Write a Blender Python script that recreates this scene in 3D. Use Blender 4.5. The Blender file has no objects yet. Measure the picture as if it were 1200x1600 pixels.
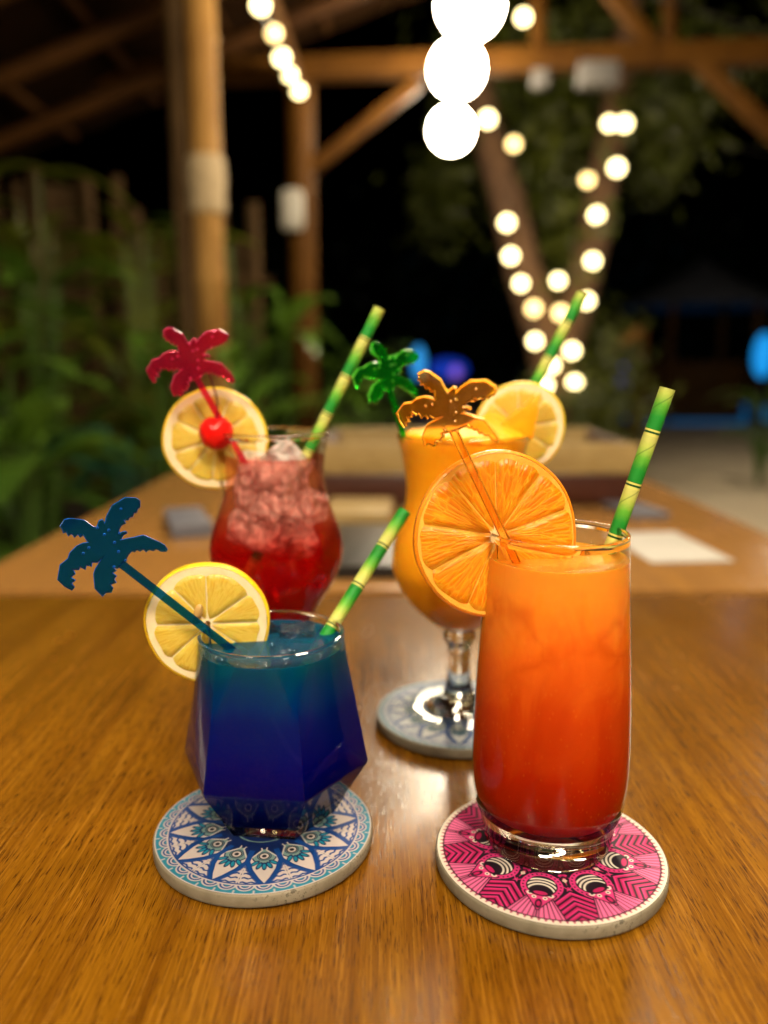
import bpy, bmesh, math, random
import numpy as np
from mathutils import Vector, Matrix
random.seed(7)
R = math.radians
S = bpy.context.scene
COL = S.collection

# ------------------------------------------------------------------ camera
T = 0.75                        # table top height
CAM_Z = T + 0.2175
PITCH = R(10.5)
FPX, CX, CY = 1250.0, 600.0, 800.0
cam_d = bpy.data.cameras.new('camera')
cam = bpy.data.objects.new('camera', cam_d); COL.objects.link(cam)
cam.location = (0, 0, CAM_Z)
cam.rotation_euler = (R(90) - PITCH, 0, 0)
cam_d.sensor_fit = 'VERTICAL'; cam_d.sensor_height = 36.0; cam_d.sensor_width = 27.0
cam_d.lens = 36.0 * FPX / 1600.0
cam_d.clip_start = 0.02; cam_d.clip_end = 400
cam_d.dof.use_dof = True
cam_d.dof.focus_distance = 0.335
cam_d.dof.aperture_fstop = 3.7
S.camera = cam

# ------------------------------------------------------------------ night sky
W = bpy.data.worlds.new('World'); S.world = W; W.use_nodes = True
wn = W.node_tree.nodes; wl = W.node_tree.links
sky = wn.new('ShaderNodeTexSky'); sky.sky_type = 'NISHITA'; sky.sun_disc = False
sky.sun_elevation = R(-6); sky.sun_rotation = R(200)
wl.new(sky.outputs['Color'], wn['Background'].inputs['Color'])
wn['Background'].inputs['Strength'].default_value = 0.12

S.view_settings.view_transform = 'Standard'
try: S.view_settings.look = 'None'
except Exception: pass
S.view_settings.exposure = 0.0
S.view_settings.gamma = 1.0
S.view_settings.use_curve_mapping = False
S.render.engine = 'CYCLES'
c = S.cycles
c.max_bounces = 20; c.transmission_bounces = 16; c.transparent_max_bounces = 24
c.glossy_bounces = 6; c.diffuse_bounces = 4; c.volume_bounces = 0
c.sample_clamp_indirect = 12.0
c.caustics_refractive = True; c.caustics_reflective = True; c.blur_glossy = 0.4
c.use_denoising = True
try:
    c.denoiser = 'OPENIMAGEDENOISE'; c.denoising_input_passes = 'RGB_ALBEDO_NORMAL'; c.denoising_prefilter = 'ACCURATE'
except Exception: pass

LAMP_L = 88.0                   # radiance of the white globes
LAMP_C = (1.0, 0.84, 0.60)

# ------------------------------------------------------------------ helpers
SP, CP = math.sin(PITCH), math.cos(PITCH)
def at(px, py, Y):
    """world point seen at photo pixel (px,py) at world distance Y"""
    a = (px - CX) / FPX; b = (CY - py) / FPX
    d = Vector((a, CP + b * SP, -SP + b * CP))
    return Vector((0, 0, CAM_Z)) + d * (Y / d.y)

def tag(o, label=None, cat=None, group=None, kind=None):
    if label: o['label'] = label
    if cat: o['category'] = cat
    if group: o['group'] = group
    if kind: o['kind'] = kind
    return o

def empty(name, loc=(0, 0, 0), label=None, cat=None, group=None, rotz=0):
    o = bpy.data.objects.new(name, None); COL.objects.link(o)
    o.empty_display_size = 0.02
    o.location = loc; o.rotation_euler = (0, 0, rotz)
    return tag(o, label, cat, group)

def link(name, me, m=None, parent=None, smooth=True, sharp=None):
    me.name = name
    o = bpy.data.objects.new(name, me); COL.objects.link(o)
    if m is not None:
        me.materials.append(m)
    if smooth:
        me.polygons.foreach_set('use_smooth', np.ones(len(me.polygons), bool))
        if sharp: me.set_sharp_from_angle(angle=R(sharp))
    if parent is not None: o.parent = parent
    return o

def obj(name, bm, m=None, parent=None, smooth=True, sharp=35, fix=True):
    if fix: bmesh.ops.recalc_face_normals(bm, faces=bm.faces)
    me = bpy.data.meshes.new(name); bm.to_mesh(me); bm.free()
    return link(name, me, m, parent, smooth, sharp)

def share(name, me, parent=None, m=None):
    o = bpy.data.objects.new(name, me); COL.objects.link(o)
    if parent is not None: o.parent = parent
    if m is not None:
        o.material_slots[0].link = 'OBJECT'; o.material_slots[0].material = m
    return o

def box(bm, cx, cy, cz, sx, sy, sz, rot=None, bevel=0.0):
    M = Matrix.Translation((cx, cy, cz))
    if rot is not None: M = M @ rot
    M = M @ Matrix.Diagonal((sx, sy, sz, 1))
    r = bmesh.ops.create_cube(bm, size=1.0, matrix=M)
    if bevel:
        es = list({e for v in r['verts'] for e in v.link_edges})
        bmesh.ops.bevel(bm, geom=es, offset=bevel, segments=2, affect='EDGES', profile=0.6)

def lathe(bm, prof, n=64, cap0=False, cap1=False, loc=(0, 0, 0)):
    """revolve [(r,z)...] about z; r==0 collapses to a pole"""
    rows = []
    for r, z in prof:
        if r <= 1e-7:
            rows.append([bm.verts.new((loc[0], loc[1], loc[2] + z))])
        else:
            rows.append([bm.verts.new((loc[0] + r * math.cos(2 * math.pi * k / n), loc[1] + r * math.sin(2 * math.pi * k / n), loc[2] + z)) for k in range(n)])
    stitch(bm, rows, n)
    return rows

def stitch(bm, rows, n):
    for a, b in zip(rows, rows[1:]):
        for k in range(n):
            k2 = (k + 1) % n
            if len(a) == 1 and len(b) == 1: continue
            if len(a) == 1: bm.faces.new((a[0], b[k2], b[k]))
            elif len(b) == 1: bm.faces.new((a[k], a[k2], b[0]))
            else: bm.faces.new((a[k], a[k2], b[k2], b[k]))

def tube(bm, pts, rad, n=10, cap=True):
    pts = [Vector(p) for p in pts]
    rads = rad if isinstance(rad, (list, tuple)) else [rad] * len(pts)
    rows = []
    ref = None
    for i, p in enumerate(pts):
        d = (pts[min(i + 1, len(pts) - 1)] - pts[max(i - 1, 0)]).normalized()
        if ref is None:
            ref = Vector((0, 0, 1)) if abs(d.z) < 0.9 else Vector((1, 0, 0))
        u = d.cross(ref).normalized(); v = d.cross(u).normalized(); ref = v.cross(d) * -1 if False else ref
        rows.append([bm.verts.new(p + (u * math.cos(2 * math.pi * k / n) + v * math.sin(2 * math.pi * k / n)) * rads[i]) for k in range(n)])
    stitch(bm, rows, n)
    if cap:
        bm.faces.new(rows[0]); bm.faces.new(list(reversed(rows[-1])))

def smooth_prof(pts, n=8):
    """Catmull-Rom through profile points"""
    out = []
    P = [pts[0]] + list(pts) + [pts[-1]]
    for i in range(1, len(P) - 2):
        for k in range(n):
            t = k / n
            q = []
            for d in range(2):
                a, b, c_, e = P[i-1][d], P[i][d], P[i+1][d], P[i+2][d]
                q.append(0.5 * ((2*b) + (-a + c_)*t + (2*a - 5*b + 4*c_ - e)*t*t + (-a + 3*b - 3*c_ + e)*t**3))
            out.append(tuple(q))
    out.append(pts[-1])
    return out

def offset_prof(pts, d):
    out = []
    for i, p in enumerate(pts):
        a = pts[max(i - 1, 0)]; b = pts[min(i + 1, len(pts) - 1)]
        tx, tz = b[0] - a[0], b[1] - a[1]
        l = math.hypot(tx, tz) or 1
        out.append((max(p[0] - tz / l * d, 0.0005), p[1] + tx / l * d))
    return out

# ------------------------------------------------------------------ materials
class G:
    """small node-graph helper"""
    def __init__(s, name):
        s.m = bpy.data.materials.new(name); s.m.use_nodes = True
        s.n = s.m.node_tree.nodes; s.l = s.m.node_tree.links
        s.b = s.n['Principled BSDF']; s.out = s.n['Material Output']
    def new(s, t, **kw):
        nd = s.n.new(t)
        for k, v in kw.items(): setattr(nd, k, v)
        return nd
    def put(s, sock, v):
        if isinstance(v, bpy.types.NodeSocket): s.l.new(v, sock)
        elif v is not None:
            if hasattr(sock.default_value, '__len__') and not isinstance(v, (tuple, list)): v = (v,) * len(sock.default_value)
            if sock.type == 'RGBA' and len(v) == 3: v = (*v, 1)
            sock.default_value = v
    def p(s, **kw):
        names = dict(color='Base Color', rough='Roughness', metal='Metallic', ior='IOR', trans='Transmission Weight', sss='Subsurface Weight',
                     radius='Subsurface Radius', sscale='Subsurface Scale', coat='Coat Weight', coatr='Coat Roughness', spec='Specular IOR Level',
                     emit='Emission Color', emits='Emission Strength', normal='Normal', sheen='Sheen Weight', alpha='Alpha', aniso='Anisotropic')
        for k, v in kw.items(): s.put(s.b.inputs[names[k]], v)
        return s
    def coord(s, kind='Object', scale=(1, 1, 1), rot=(0, 0, 0), loc=(0, 0, 0)):
        t = s.new('ShaderNodeTexCoord'); mp = s.new('ShaderNodeMapping')
        s.l.new(t.outputs[kind], mp.inputs['Vector'])
        mp.inputs['Scale'].default_value = scale; mp.inputs['Rotation'].default_value = rot; mp.inputs['Location'].default_value = loc
        return mp.outputs['Vector']
    def noise(s, vec=None, scale=5, detail=3, rough=0.5, dist=0.0, out='Fac'):
        t = s.new('ShaderNodeTexNoise')
        if vec is not None: s.l.new(vec, t.inputs['Vector'])
        t.inputs['Scale'].default_value = scale; t.inputs['Detail'].default_value = detail
        t.inputs['Roughness'].default_value = rough; t.inputs['Distortion'].default_value = dist
        return t.outputs[out]
    def voro(s, vec=None, scale=5, feature='F1', out='Distance', rnd=1.0):
        t = s.new('ShaderNodeTexVoronoi'); t.feature = feature
        if vec is not None: s.l.new(vec, t.inputs['Vector'])
        t.inputs['Scale'].default_value = scale; t.inputs['Randomness'].default_value = rnd
        return t.outputs[out]
    def ramp(s, fac, stops, interp='LINEAR'):
        t = s.new('ShaderNodeValToRGB'); s.put(t.inputs['Fac'], fac)
        cr = t.color_ramp; cr.interpolation = interp
        while len(cr.elements) < len(stops): cr.elements.new(0.5)
        for e, (pos, col) in zip(cr.elements, stops):
            e.position = pos; e.color = (*col, 1) if len(col) == 3 else col
        return t.outputs['Color']
    def math(s, op, a, b=None, c_=None, clamp=False):
        t = s.new('ShaderNodeMath', operation=op); t.use_clamp = clamp
        s.put(t.inputs[0], a); s.put(t.inputs[1], b)
        if c_ is not None: s.put(t.inputs[2], c_)
        return t.outputs[0]
    def mix(s, fac, a, b, mode='MIX'):
        t = s.new('ShaderNodeMix', data_type='RGBA', blend_type=mode)
        s.put(t.inputs['Factor'], fac); s.put(t.inputs[6], a); s.put(t.inputs[7], b)
        return t.outputs[2]
    def xyz(s, vec):
        t = s.new('ShaderNodeSeparateXYZ'); s.l.new(vec, t.inputs[0]); return t.outputs
    def comb(s, x, y, z):
        t = s.new('ShaderNodeCombineXYZ')
        for i, v in enumerate((x, y, z)): s.put(t.inputs[i], v)
        return t.outputs[0]
    def bump(s, h, strength=0.3, dist=0.001):
        t = s.new('ShaderNodeBump'); s.put(t.inputs['Height'], h)
        t.inputs['Strength'].default_value = strength; t.inputs['Distance'].default_value = dist
        return t.outputs['Normal']
    def maprange(s, v, a, b, c_=0.0, d=1.0):
        t = s.new('ShaderNodeMapRange'); s.put(t.inputs['Value'], v)
        for i, q in zip((1, 2, 3, 4), (a, b, c_, d)): t.inputs[i].default_value = q
        return t.outputs[0]

def simple(name, color, rough=0.5, **kw):
    g = G(name); g.p(color=color, rough=rough, **kw); return g.m

def mottled(name, c1, c2, scale=20, rough=0.6, bump=0.2, bdist=0.002, stretch=(1, 1, 1), detail=4, **kw):
    g = G(name); v = g.coord(scale=stretch)
    n = g.noise(v, scale, detail, 0.6)
    g.p(color=g.ramp(n, [(0.3, c1), (0.7, c2)]), rough=rough, **kw)
    if bump: g.p(normal=g.bump(n, bump, bdist))
    return g.m

def wood_table(name='varnished_wood', pale=0.0):
    g = G(name)
    big = g.noise(g.coord(scale=(26, 1.3, 1)), 1.0, 3, 0.6, 0.9)
    mid = g.noise(g.coord(scale=(150, 2.0, 1)), 1.0, 4, 0.7, 0.25)
    fine = g.noise(g.coord(scale=(820, 16, 1), loc=(3, 1, 0)), 1.0, 4, 0.75, 0.1)
    pore = g.noise(g.coord(scale=(1700, 95, 1), loc=(7, 5, 0)), 1.0, 2, 0.6)
    base = g.ramp(big, [(0.25, (0.135, 0.048, 0.0015)), (0.5, (0.185, 0.073, 0.003)), (0.75, (0.24, 0.100, 0.005))])
    a = g.mix(g.maprange(mid, 0.46, 0.68, 0.0, 0.48), base, (0.085, 0.024, 0.0015), 'MIX')
    b = g.mix(g.maprange(fine, 0.52, 0.70, 0.0, 0.62), a, (0.045, 0.012, 0.001), 'MIX')
    b = g.mix(g.maprange(fine, 0.34, 0.46, 0.42, 0.0), b, (0.40, 0.185, 0.022), 'MIX')
    d = g.mix(g.maprange(pore, 0.56, 0.65, 0.0, 0.78), b, (0.045, 0.014, 0.002), 'MIX')
    if pale: d = g.mix(pale, d, (0.44, 0.235, 0.085))
    hgt = g.math('SUBTRACT', g.math('MULTIPLY', fine, 0.4), g.maprange(pore, 0.55, 0.7, 0, 0.6))
    smud = g.noise(g.coord(scale=(14, 9, 1)), 1.0, 5, 0.7)
    g.p(color=d, rough=g.maprange(smud, 0.3, 0.75, 0.19, 0.30), spec=0.42, normal=g.bump(hgt, 0.12, 0.0003))
    return g.m
M_TABLE = wood_table()
M_TABLE2 = wood_table('paler_table_wood', 0.36)  # same wood mixed towards a paler tan

def bamboo_wood(name, c1, c2):
    g = G(name)
    n1 = g.noise(g.coord(scale=(60, 60, 2.5)), 1.0, 4, 0.6)
    n2 = g.noise(g.coord(scale=(4, 4, 3)), 1.0, 3, 0.6)
    g.p(color=g.ramp(g.math('ADD', g.math('MULTIPLY', n1, 0.5), g.math('MULTIPLY', n2, 0.5)), [(0.35, c1), (0.65, c2)]), rough=0.6, spec=0.08,
        normal=g.bump(n1, 0.3, 0.002))
    return g.m
M_BAMBOO = bamboo_wood('pale_bamboo', (0.15, 0.068, 0.014), (0.30, 0.165, 0.045))
M_TIMBER = bamboo_wood('brown_timber', (0.038, 0.0135, 0.0012), (0.085, 0.034, 0.0035))
M_RAFTER = bamboo_wood('dark_rafter_wood', (0.022, 0.008, 0.0015), (0.055, 0.021, 0.004))  # darker tone than the posts and beams
M_OLDBAMBOO = bamboo_wood('weathered_bamboo', (0.038, 0.020, 0.007), (0.11, 0.064, 0.026))

def glass(name='clear_glass', color=(0.97, 0.985, 0.98), rough=0.0, ior=1.44):
    g = G(name)
    sh = g.new('ShaderNodeBsdfGlass'); g.put(sh.inputs['Color'], color); sh.inputs['Roughness'].default_value = rough; sh.inputs['IOR'].default_value = ior
    g.l.new(sh.outputs[0], g.out.inputs['Surface'])
    return g.m
M_GLASS = glass()
def thin_glass(name, tint=(0.975, 0.985, 0.98)):
    """wall of a thin vessel: light goes straight through, reflection after Schlick"""
    g = G(name)
    ge = g.new('ShaderNodeNewGeometry'); d = g.new('ShaderNodeVectorMath', operation='DOT_PRODUCT')
    g.l.new(ge.outputs['Normal'], d.inputs[0]); g.l.new(ge.outputs['Incoming'], d.inputs[1])
    k = g.math('SUBTRACT', 1.0, g.math('ABSOLUTE', d.outputs['Value']), clamp=True)
    f = g.math('MULTIPLY_ADD', g.math('POWER', k, 6.0), 0.80, 0.026, clamp=True)
    tr = g.new('ShaderNodeBsdfTransparent'); g.put(tr.inputs['Color'], tint)
    gl = g.new('ShaderNodeBsdfGlossy'); gl.inputs['Roughness'].default_value = 0.0
    mx = g.new('ShaderNodeMixShader'); g.l.new(f, mx.inputs[0]); g.l.new(tr.outputs[0], mx.inputs[1]); g.l.new(gl.outputs[0], mx.inputs[2])
    g.l.new(mx.outputs[0], g.out.inputs['Surface'])
    return g.m
M_THIN = thin_glass('thin_glass_wall')
def thin_walls(o, test):
    """faces of the glass for which test(centre, radius) holds get the thin wall"""
    o.data.materials.append(M_THIN)
    for p in o.data.polygons:
        c_ = p.center
        if test(c_, math.hypot(c_.x, c_.y), p.normal): p.material_index = 1

def liquid(name, stops, z0, z1, tstops, tcol, rough=0.08, sss=0.5, radius=(0.006, 0.003, 0.001), swirl=0.12, crease=None):
    """murky drink: coloured body, partly see-through where tstops say so (by height in the glass)"""
    g = G(name)
    co = g.coord()
    z = g.maprange(g.xyz(co)[2], z0, z1)
    n = g.noise(g.coord(scale=(55, 55, 28)), 1.0, 3, 0.6, 0.8)
    zz = g.math('ADD', z, g.math('MULTIPLY', g.math('SUBTRACT', n, 0.5), swirl))
    colr = g.ramp(zz, stops)
    if crease:                                   # ice pressing from inside leaves thin deeper-coloured creases, and pulp specks
        w = g.noise(g.coord(scale=(40, 40, 40)), 1.0, 2, 0.5, out='Color')
        mixv = g.new('ShaderNodeVectorMath', operation='MULTIPLY_ADD'); g.l.new(w, mixv.inputs[0]); mixv.inputs[1].default_value = (0.035, 0.035, 0.035); g.l.new(co, mixv.inputs[2])
        ve = g.voro(mixv.outputs[0], 44, 'DISTANCE_TO_EDGE')
        band = g.ramp(zz, [(0.55, grey(0)), (0.68, grey(1)), (0.86, grey(0.8)), (0.95, grey(0))])
        br = g.noise(g.coord(scale=(38, 38, 38), loc=(4, 2, 1)), 1.0, 2, 0.5)
        m_ = g.math('MULTIPLY', g.math('MULTIPLY', g.maprange(ve, 0.0, 0.16, 1, 0), band), g.maprange(br, 0.50, 0.62))
        colr = g.mix(g.math('MULTIPLY', m_, 0.5), colr, crease)
        pulp = g.voro(g.coord(scale=(1, 1, 0.6)), 420)
        colr = g.mix(g.math('MULTIPLY', g.maprange(pulp, 0.0, 0.22, 1, 0), 0.08), colr, (0.98, 0.5, 0.08))
    g.p(color=colr, rough=rough, sss=sss, radius=radius, sscale=1.0, ior=1.33, spec=g.maprange(g.xyz(co)[2], z1 - 0.0022, z1 - 0.0012, 0.03, 0.5))
    tr = g.new('ShaderNodeBsdfTransparent'); g.put(tr.inputs['Color'], tcol)
    mx = g.new('ShaderNodeMixShader')
    g.l.new(g.ramp(zz, tstops), mx.inputs[0]); g.l.new(g.b.outputs[0], mx.inputs[1]); g.l.new(tr.outputs[0], mx.inputs[2])
    g.l.new(mx.outputs[0], g.out.inputs['Surface'])
    return g.m

def grey(v): return (v, v, v)

# ------------------------------------------------------------------ coaster prints (flat print, computed as colours on a fine mesh)
def smoothstep(a, b, x):
    t = np.clip((x - a) / (b - a), 0, 1); return t * t * (3 - 2 * t)
def line(d, w, aa=0.006):
    return 1 - smoothstep(w / 2 - aa / 2, w / 2 + aa / 2, np.abs(d))
def over(c_, m, col):
    m = np.clip(m, 0, 1)[..., None]
    return c_ * (1 - m) + np.array(col) * m
def inside(d, aa=0.006):
    return 1 - smoothstep(-aa / 2, aa / 2, d)
def rot(x, y, cx, cy, a):
    dx, dy = x - cx, y - cy
    return dx * math.cos(a) + dy * math.sin(a), -dx * math.sin(a) + dy * math.cos(a)
def ell(x, y, cx, cy, rx, ry, a=0.0):
    u, v = rot(x, y, cx, cy, a)
    return (np.sqrt((u / rx) ** 2 + (v / ry) ** 2) - 1) * min(rx, ry)

def blue_print(r, th, navy, blue, teal, paper, sage):
    n = 12; sec = 2 * math.pi / n
    u = (th + sec / 2) % sec - sec / 2
    x = r * np.sin(u); y = r * np.cos(u); ax = np.abs(x)
    c_ = np.zeros(r.shape + (3,)) + np.array(paper)
    # spandrel triangles between the petals: arcs over zigzags
    v = sec / 2 - np.abs(u)                                  # angular distance from the spandrel axis
    sp = (r > 0.5) & (r < 0.87)
    arcs = line(np.mod(r + 0.25 * (v * r) ** 2 * 8, 0.042) - 0.021, 0.017)
    zig = line(np.mod(r - 0.42 * np.abs(np.mod(v * r, 0.075) - 0.0375) - 0.0, 0.058) - 0.029, 0.020)
    c_ = over(c_, np.where(sp, np.where(r < 0.69, arcs, zig), 0), blue)
    # petal: pointed shape from centre to r = .9 crossing its neighbours at r = .51
    half = np.interp(y, [0.0, 0.25, 0.40, 0.55, 0.67, 0.79, 0.905], [0.0, 0.067, 0.107, 0.146, 0.120, 0.068, 0.0])
    d = ax - half
    c_ = over(c_, inside(d), paper)
    c_ = over(c_, r < 0.40, navy)
    # eye: rings of sage and black
    e = np.hypot(x, y - 0.485)
    c_ = over(c_, inside(e - 0.105), sage); c_ = over(c_, line(e - 0.105, 0.012), navy)
    c_ = over(c_, line(e - 0.060, 0.009), navy)
    c_ = over(c_, inside(e - 0.045), paper); c_ = over(c_, line(e - 0.044, 0.012), (0.01, 0.012, 0.02)); c_ = over(c_, inside(e - 0.021), (0.01, 0.012, 0.02))
    # small teal petals beneath the eye
    for a in (-0.85, -0.42, 0.0, 0.42, 0.85):
        px, py = 0.128 * math.sin(a) * 0.85, 0.485 + 0.148 * math.cos(a)
        q = ell(x, y, px, py, 0.019, 0.045, -a)
        c_ = over(c_, inside(q), teal); c_ = over(c_, line(q, 0.008), navy)
    # navy core diamonds on the spandrel axis
    x2 = r * np.sin(v); y2 = r * np.cos(v)
    dd = np.abs(x2) - np.interp(y2, [0.22, 0.39, 0.54], [0.0, 0.075, 0.0])
    c_ = over(c_, inside(dd), navy); c_ = over(c_, line(dd - 0.010, 0.013), paper)
    # petal outlines and ring lines
    c_ = over(c_, line(d, 0.050) * (r > 0.40) * (r < 0.92), blue)
    c_ = over(c_, line(d - 0.030, 0.009) * (r > 0.5) * (r < 0.88), blue)
    c_ = over(c_, r < 0.36, navy); c_ = over(c_, line(r - 0.27, 0.012), sage)
    k = (th + sec / 8) % (sec / 2) - sec / 4
    c_ = over(c_, line(np.hypot(r * np.sin(k), r * np.cos(k) - 0.13) - 0.024, 0.013), sage)
    c_ = over(c_, line(r - 0.870, 0.016), blue); c_ = over(c_, line(r - 0.884, 0.012), paper)
    # scalloped border
    b = r > 0.892
    c_ = np.where(b[..., None], np.array(teal), c_)
    s2 = sec / 3
    w = (th + s2 / 2) % s2 - s2 / 2
    xs = r * np.sin(w); ys = r * np.cos(w)
    q = np.hypot(xs / 1.1, ys - 0.885)
    c_ = over(c_, b * inside(q - 0.075), paper); c_ = over(c_, b * inside(q - 0.062), blue)
    c_ = over(c_, b * line(q - 0.040, 0.013), paper); c_ = over(c_, b * inside(q - 0.024), teal)
    w2 = th % s2 - s2 / 2
    c_ = over(c_, b * line(r * np.sin(w2), 0.014) * (r > 0.95), paper)
    c_ = over(c_, r > 0.988, paper)
    return c_

def pink_print(r, th):
    pink, hot, pale, blk, wht = (0.52, 0.030, 0.16), (0.38, 0.010, 0.09), (0.66, 0.125, 0.29), (0.012, 0.006, 0.012), (0.62, 0.56, 0.48)
    n = 8; sec = 2 * math.pi / n
    u = (th + sec / 2) % sec - sec / 2
    x = r * np.sin(u); y = r * np.cos(u); ax = np.abs(x)
    v = sec / 2 - np.abs(u); x2 = r * np.sin(v); y2 = r * np.cos(v)
    c_ = np.zeros(r.shape + (3,)) + np.array(pink)
    # chevrons between the motifs
    ch = np.mod(y2 - 0.75 * np.abs(x2), 0.062)
    c_ = over(c_, line(ch - 0.031, 0.026), blk)
    c_ = over(c_, (np.mod(np.floor((y2 - 0.75 * np.abs(x2)) / 0.062), 2) == 0) * (1 - line(ch - 0.031, 0.026)), hot)
    # fans of pale rays under each motif
    fan = (y > 0.66) & (ax < (y - 0.52) * 0.60)
    c_ = np.where(fan[..., None], np.array(pale), c_)
    ang = np.arctan2(ax, np.maximum(y - 0.52, 1e-3))
    c_ = over(c_, fan * line(np.mod(ang, 0.105) - 0.0525, 0.022 / np.maximum(np.hypot(ax, y - 0.52) * 2.2, 0.1), 0.02), blk)
    c_ = over(c_, line(ax - (y - 0.52) * 0.60, 0.014) * (y > 0.64), blk)
    # shield point
    sh = ax - np.interp(y, [0.58, 0.66, 0.76, 0.865], [0.135, 0.128, 0.062, 0.0])
    shm = (y > 0.56)
    c_ = over(c_, shm * inside(sh), pink); c_ = over(c_, shm * line(sh, 0.013), blk)
    dr = ell(ax, y, 0.0, 0.775, 0.022, 0.045)
    c_ = over(c_, inside(dr), hot); c_ = over(c_, line(dr, 0.014), blk)
    for px, py, rr in ((0.085, 0.655, 0.026), (0.045, 0.70, 0.020), (0.12, 0.60, 0.02)):
        q = np.hypot(ax - px, y - py)
        c_ = over(c_, inside(q - rr), wht); c_ = over(c_, inside(q - rr * 0.45), blk)
    # round eye with black collar, beads and striped crescent
    e = np.hypot(x, y - 0.545)
    up = y < 0.640
    c_ = over(c_, up * inside(e - 0.205), blk)
    c_ = over(c_, up * inside(e - 0.176), pink)
    a2 = np.arctan2(x, 0.545 - y)
    bead = np.hypot((np.mod(a2, 0.26) - 0.13) * 0.155, e - 0.155)
    c_ = over(c_, up * inside(bead - 0.009), blk)
    c_ = over(c_, up * inside(e - 0.130), blk)
    e2 = np.hypot(x, y - 0.64)
    for rr in (0.185, 0.15, 0.115):
        c_ = over(c_, up * inside(e - 0.118) * line(e2 - rr, 0.017), wht)
    q = ell(x, y, 0, 0.640, 0.075, 0.030)
    c_ = over(c_, inside(q), hot); c_ = over(c_, line(q, 0.014), blk)
    # dark middle with small rings
    inner = r < (0.40 + 0.03 * np.cos(n * th))
    c_ = over(c_, inner * (e > 0.205), blk)
    for rr, kk, sz in ((0.335, 40, 0.013), (0.27, 32, 0.012), (0.20, 24, 0.012)):
        s2 = 2 * math.pi / kk; w = (th + s2 / 2) % s2 - s2 / 2
        c_ = over(c_, line(np.hypot(r * np.sin(w), r * np.cos(w) - rr) - sz, 0.008), (0.42, 0.36, 0.33))
    dm = np.abs(x2) * 1.3 + np.abs(y2 - 0.455) * 1.0 - 0.030
    c_ = over(c_, inside(dm), (0.55, 0.42, 0.33))
    c_ = over(c_, line(np.abs(x2) * 1.1 + np.abs(y2 - 0.475) - 0.10, 0.012) * (y2 > 0.42), pink)
    # rim: black line, white beads
    c_ = over(c_, r > 0.945, (0.30, 0.02, 0.08)); c_ = over(c_, line(r - 0.945, 0.012), blk)
    s2 = 2 * math.pi / 110; w = (th + s2 / 2) % s2 - s2 / 2
    c_ = over(c_, inside(np.hypot(r * np.sin(w), (r * np.cos(w) - 0.972)) - 0.021), wht)
    c_ = over(c_, r > 0.978, wht)
    return c_

def print_disc(name, fn, R0, z, m, parent, nr=165, na=720, phase=0.0):
    rr = np.linspace(0, 1, nr + 1)[1:]
    tt = np.arange(na) * 2 * math.pi / na
    # 3x3 supersample so thin lines stay even
    acc = 0
    for i in (-1, 0, 1):
        for j in (-1, 0, 1):
            RR, TH = np.meshgrid(np.clip(rr + i / 3 / nr, 1e-4, 1), tt + j / 3 * 2 * math.pi / na, indexing='ij')
            acc = acc + fn(RR, TH + phase)
    colr = acc / 9.0
    RR, TH = np.meshgrid(rr, tt, indexing='ij')
    co = np.zeros((nr * na + 1, 3), np.float32)
    co[1:, 0] = (RR * np.sin(TH) * R0).ravel(); co[1:, 1] = (-RR * np.cos(TH) * R0).ravel(); co[:, 2] = z
    cols = np.ones((nr * na + 1, 4), np.float32)
    cols[1:, :3] = colr.reshape(-1, 3); cols[0, :3] = colr[0].mean(0)
    idx = np.arange(nr * na).reshape(nr, na) + 1
    q = np.stack([idx[:-1], idx[1:], np.roll(idx[1:], -1, 1), np.roll(idx[:-1], -1, 1)], -1).reshape(-1, 4)
    tri = np.stack([np.zeros(na, int), idx[0], np.roll(idx[0], -1)], -1)
    me = bpy.data.meshes.new(name)
    me.vertices.add(len(co)); me.vertices.foreach_set('co', co.ravel())
    loops = np.concatenate([q.ravel(), tri.ravel()])
    me.loops.add(len(loops)); me.loops.foreach_set('vertex_index', loops.astype(np.int32))
    starts = np.concatenate([np.arange(len(q)) * 4, len(q) * 4 + np.arange(na) * 3]).astype(np.int32)
    me.polygons.add(len(starts)); me.polygons.foreach_set('loop_start', starts)
    me.update(calc_edges=True); me.validate()
    at_ = me.color_attributes.new('print', 'FLOAT_COLOR', 'POINT')
    at_.data.foreach_set('color', cols.ravel())
    return link(name, me, m, parent, smooth=False)

g = G('printed_ceramic')
va = g.new('ShaderNodeVertexColor', layer_name='print')
g.p(color=va.outputs['Color'], rough=0.5, spec=0.2, normal=g.bump(g.noise(g.coord(), 900, 2), 0.05, 0.0002))
M_PRINT = g.m
g = G('speckled_ceramic')
sp = g.noise(g.coord(), 420, 4, 0.7)
bl = g.noise(g.coord(), 55, 3, 0.6)
colr = g.ramp(bl, [(0.35, (0.16, 0.132, 0.088)), (0.65, (0.25, 0.215, 0.155))])
colr = g.mix(g.math('MULTIPLY', g.maprange(sp, 0.55, 0.60), g.maprange(bl, 0.46, 0.60)), colr, (0.10, 0.085, 0.06))
g.p(color=colr, rough=0.7, normal=g.bump(sp, 0.35, 0.0004))
M_CERAMIC = g.m
M_CONTACT_SHADE = simple('contact_shadow_black', (0.012, 0.010, 0.009), 0.9)

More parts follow.
